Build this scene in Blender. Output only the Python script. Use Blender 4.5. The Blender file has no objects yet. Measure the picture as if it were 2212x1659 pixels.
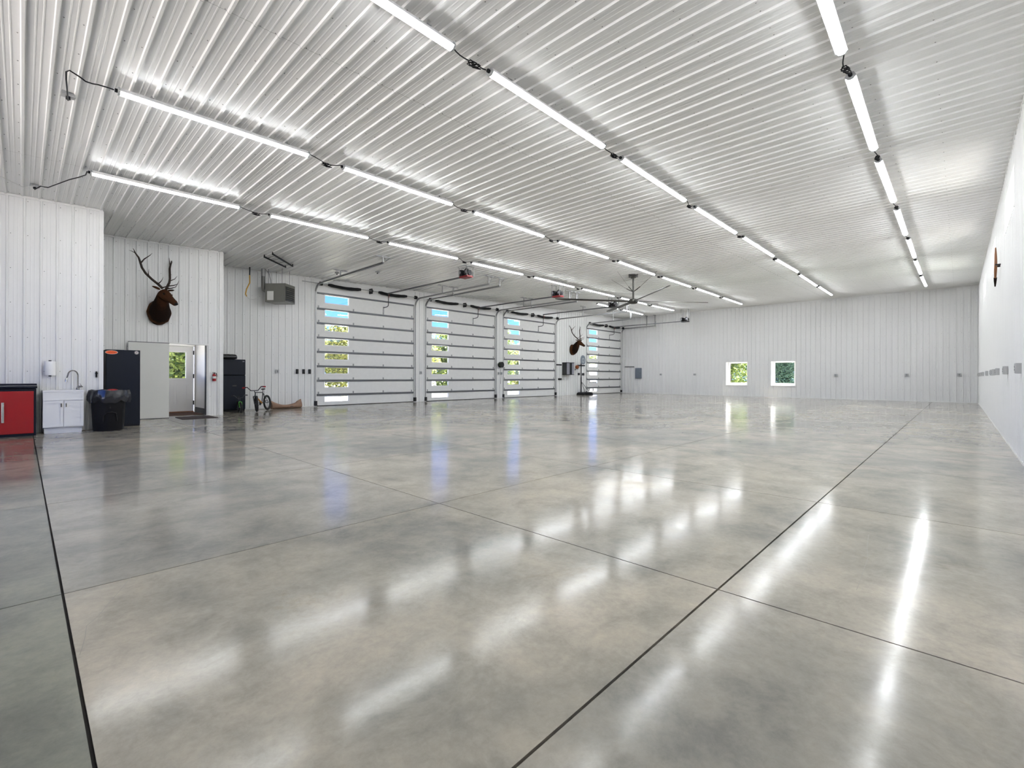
import bpy, bmesh, math, random
from mathutils import Vector, Matrix
random.seed(7)
SC = bpy.context.scene
COL = SC.collection

# ------------------------------------------------------------------ camera
F, CX, CY, ROLL, H, TH = 1012.0, 1106.0, 812.9, 0.00314, 1.14, 0.7629
cam_data = bpy.data.cameras.new('camera')
cam_data.sensor_width = 36.0
cam_data.lens = 36.0 * F / 2212.0
cam_data.shift_y = (CY - 829.5) / 2212.0
cam_data.clip_start = 0.02
cam_data.clip_end = 500
cam = bpy.data.objects.new('camera', cam_data)
COL.objects.link(cam)
cam.matrix_world = (Matrix.Translation((0, 0, H)) @ Matrix.Rotation(TH - math.pi / 2, 4, 'Z')
                    @ Matrix.Rotation(math.pi / 2, 4, 'X') @ Matrix.Rotation(ROLL, 4, 'Z'))
SC.camera = cam

# ------------------------------------------------------------------ sky, sun, exposure
SUN_DIR = Vector((0.30, -0.22, 0.75)).normalized()
world = bpy.data.worlds.new('sky')
SC.world = world
world.use_nodes = True
wn = world.node_tree
wn.nodes.clear()
sky = wn.nodes.new('ShaderNodeTexSky')
sky.sky_type = 'NISHITA'
sky.sun_disc = False
sky.sun_elevation = math.asin(SUN_DIR.z)
sky.sun_rotation = math.atan2(SUN_DIR.x, SUN_DIR.y)
sky.air_density = 1.0
sky.dust_density = 0.3
sky.ozone_density = 2.0
bg = wn.nodes.new('ShaderNodeBackground')
bg.inputs['Strength'].default_value = 0.34
wo = wn.nodes.new('ShaderNodeOutputWorld')
tint = wn.nodes.new('ShaderNodeMix'); tint.data_type = 'RGBA'; tint.blend_type = 'MULTIPLY'
tint.inputs['Factor'].default_value = 1.0
tint.inputs['B'].default_value = (0.18, 0.32, 0.88, 1)
wn.links.new(sky.outputs[0], tint.inputs['A'])
wn.links.new(tint.outputs['Result'], bg.inputs[0])
wn.links.new(bg.outputs[0], wo.inputs[0])
sun_data = bpy.data.lights.new('sun', 'SUN')
sun_data.energy = 26.0
sun_data.angle = 0.0093
sun_data.color = (1.0, 0.95, 0.86)
sun = bpy.data.objects.new('sun', sun_data)
COL.objects.link(sun)
sun.rotation_euler = (-SUN_DIR).to_track_quat('-Z', 'Y').to_euler()
sun.location = (40, -30, 60)
LAMP = 29.0          # radiance of the LED strips
SC.cycles.max_bounces = 5
SC.cycles.diffuse_bounces = 3
SC.cycles.glossy_bounces = 2
SC.cycles.transmission_bounces = 2
SC.cycles.transparent_max_bounces = 8
SC.cycles.adaptive_threshold = 0.10
SC.cycles.adaptive_min_samples = 16
SC.view_settings.view_transform = 'Standard'
SC.view_settings.look = 'None'
SC.view_settings.exposure = 0.93
SC.view_settings.gamma = 1.0
SC.view_settings.use_curve_mapping = False

# ------------------------------------------------------------------ pixel -> place on a known surface
YC, YB, YA, YR, XE, XB = 17.35, 15.38, 13.12, -0.615, 29.45, -4.0
FW = (math.cos(TH), math.sin(TH))
RT = (math.sin(TH), -math.cos(TH))
Z0C, SLC = 4.61, 0.0233
def zc(x):
    return Z0C + SLC * x
def ray(u, v):
    du, dv = u - CX, v - CY
    c, s = math.cos(ROLL), math.sin(ROLL)
    a, b = c * du + s * dv, -s * du + c * dv
    return (FW[0] * F + RT[0] * a, FW[1] * F + RT[1] * a, -b)
def at_z(u, v, z=0.0):
    d = ray(u, v); t = (z - H) / d[2]
    return Vector((d[0] * t, d[1] * t, z))
def at_x(u, v, x):
    d = ray(u, v); t = x / d[0]
    return Vector((x, d[1] * t, H + d[2] * t))
def at_y(u, v, y):
    d = ray(u, v); t = y / d[1]
    return Vector((d[0] * t, y, H + d[2] * t))
def at_c(u, v, dz=0.0):
    d = ray(u, v); t = (Z0C + dz - H) / (d[2] - SLC * d[0])
    return Vector((d[0] * t, d[1] * t, H + d[2] * t))

# ------------------------------------------------------------------ materials
def node_mat(name):
    m = bpy.data.materials.new(name)
    m.use_nodes = True
    nt = m.node_tree
    return m, nt, nt.nodes['Principled BSDF']
def mat(name, col, rough=0.5, metal=0.0, var=0.06, scale=6.0, bump=0.0, bscale=60.0, spec=0.5, coat=0.0, sheen=0.0):
    m, nt, b = node_mat(name)
    tc = nt.nodes.new('ShaderNodeTexCoord')
    nz = nt.nodes.new('ShaderNodeTexNoise')
    nz.inputs['Scale'].default_value = scale
    nz.inputs['Detail'].default_value = 4
    nt.links.new(tc.outputs['Object'], nz.inputs['Vector'])
    mx = nt.nodes.new('ShaderNodeMix'); mx.data_type = 'RGBA'
    mx.inputs['A'].default_value = (*[max(0, c * (1 - var)) for c in col], 1)
    mx.inputs['B'].default_value = (*[min(1, c * (1 + var)) for c in col], 1)
    nt.links.new(nz.outputs['Fac'], mx.inputs['Factor'])
    nt.links.new(mx.outputs['Result'], b.inputs['Base Color'])
    b.inputs['Roughness'].default_value = rough
    b.inputs['Metallic'].default_value = metal
    b.inputs['Specular IOR Level'].default_value = spec
    b.inputs['Coat Weight'].default_value = coat
    b.inputs['Sheen Weight'].default_value = sheen
    if bump:
        n2 = nt.nodes.new('ShaderNodeTexNoise'); n2.inputs['Scale'].default_value = bscale
        nt.links.new(tc.outputs['Object'], n2.inputs['Vector'])
        bp = nt.nodes.new('ShaderNodeBump'); bp.inputs['Strength'].default_value = bump
        bp.inputs['Distance'].default_value = 0.01
        nt.links.new(n2.outputs['Fac'], bp.inputs['Height'])
        nt.links.new(bp.outputs['Normal'], b.inputs['Normal'])
    return m
def emit_mat(name, col, strength):
    m, nt, b = node_mat(name)
    b.inputs['Base Color'].default_value = (0.9, 0.9, 0.9, 1)
    b.inputs['Emission Color'].default_value = (*col, 1)
    b.inputs['Emission Strength'].default_value = strength
    return m
def glass_mat(name, tint=(0.96, 0.98, 0.97), gloss=0.06):
    m = bpy.data.materials.new(name); m.use_nodes = True
    nt = m.node_tree; nt.nodes.clear()
    tr = nt.nodes.new('ShaderNodeBsdfTransparent'); tr.inputs[0].default_value = (*tint, 1)
    gl = nt.nodes.new('ShaderNodeBsdfGlossy'); gl.inputs['Roughness'].default_value = 0.02
    mx = nt.nodes.new('ShaderNodeMixShader'); mx.inputs[0].default_value = gloss
    o = nt.nodes.new('ShaderNodeOutputMaterial')
    nt.links.new(tr.outputs[0], mx.inputs[1]); nt.links.new(gl.outputs[0], mx.inputs[2])
    nt.links.new(mx.outputs[0], o.inputs[0])
    return m
def concrete_mat():
    m, nt, b = node_mat('polished_concrete')
    N, L = nt.nodes.new, nt.links.new
    geo = N('ShaderNodeNewGeometry')
    oi = N('ShaderNodeObjectInfo')
    def noise(scale, detail, rough=0.55, dist=0.0):
        n = N('ShaderNodeTexNoise'); n.inputs['Scale'].default_value = scale
        n.inputs['Detail'].default_value = detail; n.inputs['Roughness'].default_value = rough
        n.inputs['Distortion'].default_value = dist
        L(geo.outputs['Position'], n.inputs['Vector']); return n
    def ramp(src, stops):
        r = N('ShaderNodeValToRGB')
        while len(r.color_ramp.elements) < len(stops): r.color_ramp.elements.new(0.5)
        for e, (p, c) in zip(r.color_ramp.elements, stops):
            e.position = p; e.color = (*c, 1) if len(c) == 3 else c
        L(src, r.inputs[0]); return r
    def mix(kind, fac, a, bb):
        x = N('ShaderNodeMix'); x.data_type = 'RGBA'; x.blend_type = kind
        if isinstance(fac, float): x.inputs['Factor'].default_value = fac
        else: L(fac, x.inputs['Factor'])
        L(a, x.inputs['A']); L(bb, x.inputs['B']); return x.outputs['Result']
    big = noise(0.55, 6, 0.6, 0.25)
    tone = ramp(big.outputs['Fac'], [(0.30, (0.19, 0.188, 0.172)), (0.47, (0.325, 0.302, 0.258)), (0.66, (0.46, 0.415, 0.345))])
    mid = noise(2.6, 9, 0.72, 0.3)
    mott = ramp(mid.outputs['Fac'], [(0.30, (0.62, 0.64, 0.66)), (0.52, (0.98, 0.98, 0.98)), (0.72, (1.20, 1.16, 1.10))])
    c1 = mix('MULTIPLY', 0.85, tone.outputs[0], mott.outputs[0])
    fine = noise(26, 6, 0.75, 0.4)
    fr = ramp(fine.outputs['Fac'], [(0.25, (0.82, 0.82, 0.82)), (0.6, (1.03, 1.03, 1.03))])
    c2 = mix('MULTIPLY', 0.8, c1, fr.outputs[0])
    st = noise(1.4, 10, 0.8, 0.5)
    sr = ramp(st.outputs['Fac'], [(0.58, (1, 1, 1)), (0.70, (0.74, 0.69, 0.62))])
    c3 = mix('MULTIPLY', 0.7, c2, sr.outputs[0])
    slab = ramp(oi.outputs['Random'], [(0.0, (0.90, 0.91, 0.93)), (1.0, (1.08, 1.06, 1.02))])
    c4 = mix('MULTIPLY', 1.0, c3, slab.outputs[0])
    sx = N('ShaderNodeSeparateXYZ'); L(geo.outputs['Position'], sx.inputs[0])
    lt = N('ShaderNodeMath'); lt.operation = 'LESS_THAN'; L(sx.outputs['X'], lt.inputs[0]); lt.inputs[1].default_value = 0.149
    near_tint = N('ShaderNodeRGB'); near_tint.outputs[0].default_value = (0.66, 0.72, 0.68, 1)      # slabs before the thick cross joint, darker and greener
    c5 = mix('MULTIPLY', lt.outputs[0], c4, near_tint.outputs[0])
    L(c5, b.inputs['Base Color'])
    rr = N('ShaderNodeMapRange'); L(mid.outputs['Fac'], rr.inputs['Value'])
    rr.inputs['From Min'].default_value = 0.3; rr.inputs['From Max'].default_value = 0.75
    rr.inputs['To Min'].default_value = 0.09; rr.inputs['To Max'].default_value = 0.19
    L(rr.outputs[0], b.inputs['Coat Roughness'])
    b.inputs['Coat Weight'].default_value = 1.0
    b.inputs['Coat IOR'].default_value = 1.27
    b.inputs['Roughness'].default_value = 0.5
    b.inputs['Specular IOR Level'].default_value = 0.10
    bp = N('ShaderNodeBump'); bp.inputs['Strength'].default_value = 0.018; bp.inputs['Distance'].default_value = 0.02
    L(noise(5.0, 3).outputs['Fac'], bp.inputs['Height']); L(bp.outputs[0], b.inputs['Normal']); L(bp.outputs[0], b.inputs['Coat Normal'])
    return m
M = {}
M['wall'] = mat('white_ribbed_steel', (0.80, 0.80, 0.795), 0.36, 0, 0.02, 1.5, spec=0.5)
M['ceil'] = mat('white_ceiling_steel', (0.82, 0.82, 0.815), 0.33, 0, 0.02, 1.2, bump=0.03, bscale=2.5, spec=0.4)
M['core'] = mat('wall_core', (0.6, 0.6, 0.58), 0.8)
M['screw'] = mat('screw_grey', (0.28, 0.28, 0.28), 0.4, 0.6)
M['trim'] = mat('white_trim', (0.80, 0.80, 0.79), 0.4)
M['darktrim'] = mat('dark_trim', (0.03, 0.035, 0.04), 0.5)
M['concrete'] = concrete_mat()
M['crack'] = mat('crack_shade', (0.26, 0.24, 0.205), 0.6)
M['joint'] = mat('joint_filler', (0.025, 0.021, 0.017), 0.8)
M['door'] = mat('white_door_skin', (0.80, 0.80, 0.79), 0.45, bump=0.05, bscale=90)
M['winframe'] = mat('white_window_frame', (0.88, 0.88, 0.87), 0.4)
M['glass'] = glass_mat('window_glass')
M['galv'] = mat('galvanised_steel', (0.36, 0.365, 0.37), 0.42, 0.7, 0.15, 20)
M['strut'] = mat('strut_steel', (0.13, 0.135, 0.145), 0.42, 0.6, 0.12, 20)
M['black'] = mat('black_plastic', (0.007, 0.007, 0.009), 0.45, spec=0.25)
M['blackmetal'] = mat('black_metal', (0.02, 0.02, 0.022), 0.4, 0.3)
M['rubber'] = mat('rubber', (0.015, 0.015, 0.015), 0.7)
M['navy'] = mat('dark_navy_paint', (0.005, 0.008, 0.017), 0.40, spec=0.25)
M['red'] = mat('glossy_red', (0.36, 0.004, 0.008), 0.32, coat=0.2, var=0.03)
M['redmatte'] = mat('red_plastic', (0.20, 0.018, 0.02), 0.5)
M['chrome'] = mat('brushed_steel', (0.62, 0.62, 0.60), 0.22, 1.0)
M['pewter'] = mat('dark_chrome', (0.22, 0.21, 0.20), 0.22, 1.0)
M['whitepaint'] = mat('white_paint', (0.82, 0.82, 0.82), 0.35, var=0.015)
M['paper'] = mat('white_paper', (0.88, 0.88, 0.88), 0.9, bump=0.2, bscale=40)
M['bag'] = mat('black_plastic_bag', (0.012, 0.013, 0.018), 0.22, bump=0.5, bscale=9, coat=0.2)
M['orange'] = mat('orange_sticker', (0.95, 0.12, 0.02), 0.5)
M['palesticker'] = mat('pale_sticker', (0.75, 0.70, 0.68), 0.5)
M['matbrown'] = mat('brown_mat', (0.085, 0.045, 0.030), 0.95, bump=0.6, bscale=200)
M['matdark'] = mat('dark_mat', (0.045, 0.032, 0.030), 0.9, bump=0.4, bscale=200)
def fur_mat():
    m, nt, b = node_mat('elk_fur')
    N, L = nt.nodes.new, nt.links.new
    tc = N('ShaderNodeTexCoord'); sp = N('ShaderNodeSeparateXYZ'); L(tc.outputs['Object'], sp.inputs[0])
    nz = N('ShaderNodeTexNoise'); nz.inputs['Scale'].default_value = 14; nz.inputs['Detail'].default_value = 6; L(tc.outputs['Object'], nz.inputs['Vector'])
    ma = N('ShaderNodeMath'); ma.operation = 'MULTIPLY_ADD'; L(nz.outputs['Fac'], ma.inputs[0]); ma.inputs[1].default_value = 0.14; L(sp.outputs['Y'], ma.inputs[2])
    mr = N('ShaderNodeMapRange'); L(ma.outputs[0], mr.inputs['Value'])
    mr.inputs['From Min'].default_value = 0.07; mr.inputs['From Max'].default_value = -0.93
    r = N('ShaderNodeValToRGB')
    stops = [(0.0, (0.03, 0.014, 0.007)), (0.04, (0.15, 0.062, 0.022)), (0.11, (0.10, 0.04, 0.015)), (0.22, (0.016, 0.008, 0.005)), (0.42, (0.018, 0.009, 0.006)), (0.56, (0.070, 0.027, 0.011)), (0.9, (0.055, 0.024, 0.012))]
    while len(r.color_ramp.elements) < len(stops): r.color_ramp.elements.new(0.5)
    for e, (p, c) in zip(r.color_ramp.elements, stops): e.position = p; e.color = (*c, 1)
    L(mr.outputs[0], r.inputs[0]); L(r.outputs[0], b.inputs['Base Color'])
    b.inputs['Roughness'].default_value = 0.9; b.inputs['Specular IOR Level'].default_value = 0.12
    n2 = N('ShaderNodeTexNoise'); n2.inputs['Scale'].default_value = 90; L(tc.outputs['Object'], n2.inputs['Vector'])
    bp = N('ShaderNodeBump'); bp.inputs['Strength'].default_value = 0.8; bp.inputs['Distance'].default_value = 0.01
    L(n2.outputs['Fac'], bp.inputs['Height']); L(bp.outputs[0], b.inputs['Normal'])
    return m
M['fur'] = fur_mat()
M['furdark'] = mat('dark_mane_fur', (0.014, 0.007, 0.005), 0.9, 0, 0.5, 7, bump=0.9, bscale=80, spec=0.15)
M['furtan'] = mat('tan_cape_fur', (0.115, 0.046, 0.016), 0.9, 0, 0.4, 7, bump=0.8, bscale=90, spec=0.15)
M['antler'] = mat('antler', (0.030, 0.017, 0.011), 0.6, 0, 0.4, 10, bump=0.4, bscale=60)
M['eye'] = mat('glass_eye', (0.01, 0.006, 0.004), 0.08)
M['heater'] = mat('grey_green_enamel', (0.20, 0.20, 0.18), 0.35, 0.2, 0.08)
M['label'] = mat('printed_label', (0.72, 0.72, 0.70), 0.6)
M['duct'] = mat('flue_pipe', (0.16, 0.16, 0.155), 0.4, 0.6)
M['yellow'] = mat('yellow_gas_hose', (0.62, 0.34, 0.05), 0.5)
M['plasticgrey'] = mat('grey_plastic', (0.42, 0.43, 0.44), 0.5)
M['boxgrey'] = mat('outlet_box_steel', (0.50, 0.50, 0.50), 0.4, 0.5)
M['panelblue'] = mat('blue_grey_panel', (0.17, 0.20, 0.245), 0.5)
M['green'] = mat('lime_green_paint', (0.10, 0.62, 0.04), 0.3, coat=0.4)
M['bikeblack'] = mat('bike_black', (0.012, 0.014, 0.02), 0.3, coat=0.3)
M['bikeorange'] = mat('bike_orange', (0.55, 0.22, 0.04), 0.4)
M['tan'] = mat('tan_canvas', (0.34, 0.215, 0.15), 0.85, 0, 0.2, 8, bump=0.3, bscale=30)
M['fanblade'] = mat('fan_blade', (0.045, 0.043, 0.038), 0.35, 0.4)
M['ball'] = mat('basketball', (0.40, 0.11, 0.035), 0.6, bump=0.3, bscale=200)
M['bow'] = mat('bow_wood', (0.22, 0.085, 0.03), 0.4)
M['silver'] = mat('silver_panel', (0.30, 0.30, 0.34), 0.4, 0.5)
M['darkgrey'] = mat('dark_grey_panel', (0.045, 0.047, 0.045), 0.5)
M['wire'] = mat('white_wire', (0.78, 0.78, 0.76), 0.5)
M['redcord'] = mat('red_cord', (0.55, 0.05, 0.03), 0.6)
M['ground'] = mat('pale_gravel', (0.72, 0.69, 0.62), 0.95, 0, 0.12, 3)
M['bark'] = mat('bark', (0.10, 0.07, 0.05), 0.95, 0, 0.3, 6)
M['siding'] = mat('white_siding', (0.80, 0.80, 0.80), 0.6)
M['roof'] = mat('roof_steel', (0.35, 0.36, 0.38), 0.5, 0.3)
M['led'] = emit_mat('led_diffuser', (0.95, 0.98, 1.0), LAMP)
def leaf_mat(name, a, b_):
    m, nt, b = node_mat(name)
    N, L = nt.nodes.new, nt.links.new
    geo = N('ShaderNodeNewGeometry')
    r = N('ShaderNodeValToRGB')
    r.color_ramp.elements[0].color = (*a, 1); r.color_ramp.elements[1].color = (*b_, 1)
    L(geo.outputs['Random Per Island'], r.inputs[0])
    L(r.outputs[0], b.inputs['Base Color'])
    b.inputs['Roughness'].default_value = 0.6
    tl = N('ShaderNodeBsdfTranslucent'); L(r.outputs[0], tl.inputs[0])
    mx = N('ShaderNodeMixShader'); mx.inputs[0].default_value = 0.35
    out = nt.nodes['Material Output']
    L(b.outputs[0], mx.inputs[1]); L(tl.outputs[0], mx.inputs[2]); L(mx.outputs[0], out.inputs[0])
    return m
M['leaf_a'] = leaf_mat('leaves_yellow_green', (0.05, 0.10, 0.015), (0.66, 0.64, 0.17))
M['leaf_b'] = leaf_mat('leaves_green', (0.025, 0.07, 0.012), (0.36, 0.44, 0.10))
M['leaf_c'] = leaf_mat('leaves_shade_tint', (0.03, 0.075, 0.05), (0.13, 0.22, 0.15))  # darker bluish shade put into the leaf colour

# ------------------------------------------------------------------ mesh builder
class MB:
    def __init__(s):
        s.v, s.f = [], []
    def box(s, a, b):
        n = len(s.v); x0, y0, z0 = a; x1, y1, z1 = b
        s.v += [(x0, y0, z0), (x1, y0, z0), (x1, y1, z0), (x0, y1, z0), (x0, y0, z1), (x1, y0, z1), (x1, y1, z1), (x0, y1, z1)]
        s.f += [tuple(n + i for i in q) for q in ((0, 3, 2, 1), (4, 5, 6, 7), (0, 1, 5, 4), (1, 2, 6, 5), (2, 3, 7, 6), (3, 0, 4, 7))]
        return s
    def obox(s, c, size, R=None):
        R = R or Matrix.Identity(3); n = len(s.v); c = Vector(c)
        hx, hy, hz = [q / 2 for q in size]
        for z in (-hz, hz):
            for x, y in ((-hx, -hy), (hx, -hy), (hx, hy), (-hx, hy)):
                s.v.append(tuple(c + R @ Vector((x, y, z))))
        s.f += [tuple(n + i for i in q) for q in ((0, 3, 2, 1), (4, 5, 6, 7), (0, 1, 5, 4), (1, 2, 6, 5), (2, 3, 7, 6), (3, 0, 4, 7))]
        return s
    def tube(s, pts, r, n=8, cap=True, flat=None):
        pts = [Vector(p) for p in pts]
        rs = r if isinstance(r, (list, tuple)) else [r] * len(pts)
        base = len(s.v); up = Vector((0, 0, 1)); prev = None
        for i, p in enumerate(pts):
            a = pts[max(0, i - 1)]; b = pts[min(len(pts) - 1, i + 1)]
            d = (b - a)
            d = d.normalized() if d.length > 1e-9 else Vector((0, 0, 1))
            if prev is None:
                e = d.cross(up)
                if e.length < 1e-3: e = d.cross(Vector((1, 0, 0)))
                e.normalize()
            else:
                e = prev - d * prev.dot(d)
                if e.length < 1e-6: e = d.orthogonal()
                e.normalize()
            prev = e; g = d.cross(e)
            for k in range(n):
                t = 2 * math.pi * k / n
                fx = flat if flat else 1.0
                s.v.append(tuple(p + (e * math.cos(t) + g * math.sin(t) * fx) * rs[i]))
        for i in range(len(pts) - 1):
            for k in range(n):
                a = base + i * n + k; b = base + i * n + (k + 1) % n
                s.f.append((a, b, b + n, a + n))
        if cap:
            s.f.append(tuple(base + k for k in reversed(range(n))))
            s.f.append(tuple(base + (len(pts) - 1) * n + k for k in range(n)))
        return s
    def cyl(s, a, b, r, n=16):
        return s.tube([a, b], r, n)
    def lathe(s, prof, n=24, o=(0, 0, 0), sx=1.0, sy=1.0):
        base = len(s.v)
        for r, z in prof:
            for k in range(n):
                t = 2 * math.pi * k / n
                s.v.append((o[0] + r * math.cos(t) * sx, o[1] + r * math.sin(t) * sy, o[2] + z))
        for i in range(len(prof) - 1):
            for k in range(n):
                a = base + i * n + k; b = base + i * n + (k + 1) % n
                s.f.append((a, b, b + n, a + n))
        if prof[0][0] > 1e-6: s.f.append(tuple(base + k for k in reversed(range(n))))
        if prof[-1][0] > 1e-6: s.f.append(tuple(base + (len(prof) - 1) * n + k for k in range(n)))
        return s
    def sphere(s, c, r, nu=16, nv=10, sc=(1, 1, 1)):
        base = len(s.v)
        for j in range(nv + 1):
            ph = math.pi * j / nv
            for k in range(nu):
                t = 2 * math.pi * k / nu
                s.v.append((c[0] + r * sc[0] * math.sin(ph) * math.cos(t), c[1] + r * sc[1] * math.sin(ph) * math.sin(t), c[2] + r * sc[2] * math.cos(ph)))
        for j in range(nv):
            for k in range(nu):
                a = base + j * nu + k; b = base + j * nu + (k + 1) % nu
                s.f.append((a, a + nu, b + nu, b))
        return s
    def torus(s, c, R, r, axis, nu=32, nv=8):
        c = Vector(c); ax = Vector(axis).normalized(); e = ax.orthogonal().normalized(); g = ax.cross(e)
        base = len(s.v)
        for i in range(nu):
            t = 2 * math.pi * i / nu; d = e * math.cos(t) + g * math.sin(t)
            for k in range(nv):
                q = 2 * math.pi * k / nv
                s.v.append(tuple(c + d * (R + r * math.cos(q)) + ax * (r * math.sin(q))))
        for i in range(nu):
            for k in range(nv):
                a = base + i * nv + k; b = base + i * nv + (k + 1) % nv
                c2 = base + ((i + 1) % nu) * nv + (k + 1) % nv; d2 = base + ((i + 1) % nu) * nv + k
                s.f.append((a, b, c2, d2))
        return s
    def prism(s, poly, axis, a, b):
        """poly: 2-D outline; axis 'x','y','z' = extrusion axis from a to b"""
        n = len(s.v); k = len(poly)
        def P(p, q):
            return {'x': (q, p[0], p[1]), 'y': (p[0], q, p[1]), 'z': (p[0], p[1], q)}[axis]
        s.v += [P(p, a) for p in poly] + [P(p, b) for p in poly]
        s.f.append(tuple(n + i for i in range(k))); s.f.append(tuple(n + k + i for i in reversed(range(k))))
        for i in range(k):
            j = (i + 1) % k
            s.f.append((n + i, n + k + i, n + k + j, n + j))
        return s
    def build(s, name, m, parent=None, smooth=False, off=None, bevel=0.0, fix=True):
        me = bpy.data.meshes.new(name)
        v = s.v if off is None else [(p[0] - off[0], p[1] - off[1], p[2] - off[2]) for p in s.v]
        me.from_pydata(v, [], s.f)
        if fix:
            bm = bmesh.new(); bm.from_mesh(me)
            bmesh.ops.recalc_face_normals(bm, faces=bm.faces)
            bm.to_mesh(me); bm.free()
        if smooth:
            me.polygons.foreach_set('use_smooth', [True] * len(me.polygons))
            me.set_sharp_from_angle(angle=math.radians(40))
        me.materials.append(M[m] if isinstance(m, str) else m)
        me.update()
        o = bpy.data.objects.new(name, me)
        COL.objects.link(o)
        if parent is not None: o.parent = parent
        if bevel:
            b = o.modifiers.new('bevel', 'BEVEL'); b.width = bevel; b.segments = 2; b.limit_method = 'ANGLE'
        return o
def tag(o, label, cat=None, group=None, kind=None):
    o['label'] = label
    if cat: o['category'] = cat
    if group: o['group'] = group
    if kind: o['kind'] = kind
    return o
def thing(name, label, cat, loc=(0, 0, 0), rz=0.0, group=None, kind=None):
    o = bpy.data.objects.new(name, None)
    o.empty_display_size = 0.1
    COL.objects.link(o)
    o.location = loc; o.rotation_euler = (0, 0, rz)
    return tag(o, label, cat, group, kind)
def place(me_obj, parent, loc=(0, 0, 0), rot=(0, 0, 0), first=[None]):
    c = me_obj.copy(); COL.objects.link(c); c.parent = parent; c.location = loc; c.rotation_euler = rot
    return c
ORD = ['first', 'second', 'third', 'fourth', 'fifth', 'sixth', 'seventh', 'eighth', 'ninth', 'tenth', 'eleventh', 'twelfth']

# ------------------------------------------------------------------ floor
fl = MB().box((XB, YR - 0.2, -0.25), (XE, YC + 0.4, -0.014)).build('floor', 'joint')
tag(fl, 'polished grey tan concrete floor cut into large square slabs', None, None, 'structure')
jx = [XB] + [0.149 + 2.4345 * n for n in range(-1, 12)] + [XE]
jy = [YR - 0.02] + [0.9365 + 2.4335 * n for n in range(0, 7)] + [YC + 0.3]
def gx(x): return 0.0055 if abs(x - 0.149) < 0.01 else 0.0045
def gy(y): return 0.0055 if abs(y - 0.9365) < 0.01 else 0.004
for i in range(len(jx) - 1):
    for j in range(len(jy) - 1):
        a = (jx[i] + gx(jx[i]), jy[j] + gy(jy[j]), -0.014); b = (jx[i + 1] - gx(jx[i + 1]), jy[j + 1] - gy(jy[j + 1]), 0.0)
        MB().box(a, b).build('slab', 'concrete', fl)

def crack(pts, w=0.0013):
    P = [at_z(u, v, 0.0) for u, v in pts]; mb = MB()
    for i, p in enumerate(P):
        d = (P[min(i + 1, len(P) - 1)] - P[max(i - 1, 0)]).normalized(); e = Vector((-d.y, d.x, 0)) * w
        mb.v += [tuple(p + e + Vector((0, 0, 0.0004))), tuple(p - e + Vector((0, 0, 0.0004)))]
    for i in range(len(P) - 1): mb.f.append((2 * i, 2 * i + 1, 2 * i + 3, 2 * i + 2))
    mb.build('crack', 'crack', fl, fix=False)
crack([(283, 1246), (262, 1272), (236, 1302), (213, 1330), (187, 1352), (184, 1375), (178, 1398), (172, 1415)])
crack([(170, 1407), (200, 1403), (250, 1392), (300, 1380), (330, 1372)], 0.0009)
crack([(1876, 1155), (1873, 1185), (1875, 1205), (1866, 1230), (1858, 1255), (1850, 1275)])

# ------------------------------------------------------------------ ribbed steel sheets
PITCH = 0.2286
PROF = [(-0.021, 0.0), (-0.012, 0.022), (0.012, 0.022), (0.021, 0.0), (0.078, 0.0), (0.083, 0.003), (0.093, 0.003), (0.098, 0.0),
        (0.131, 0.0), (0.136, 0.003), (0.146, 0.003), (0.151, 0.0)]
def profile(a, b, phase):
    pts = []
    k0 = math.floor((a - phase) / PITCH) - 1; k1 = math.ceil((b - phase) / PITCH) + 1
    for k in range(k0, k1 + 1):
        for s_, h in PROF: pts.append((phase + k * PITCH + s_, h))
    out = []
    for (s0, h0), (s1, h1) in zip(pts, pts[1:]):
        if s0 <= a < s1: out.append((a, h0 + (h1 - h0) * (a - s0) / (s1 - s0)))
        if a < s1 < b: out.append((s1, h1))
        if s0 < b <= s1: out.append((b, h0 + (h1 - h0) * (b - s0) / (s1 - s0)))
    return out
def spans(z0, z1, holes):
    segs = [(z0, z1)]
    for h0, h1 in holes:
        new = []
        for a, b in segs:
            if h1 <= a or h0 >= b: new.append((a, b)); continue
            if h0 - a > 0.01: new.append((a, h0))
            if b - h1 > 0.01: new.append((h1, b))
        segs = new
    return segs
SHEET = 4 * PITCH
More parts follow.
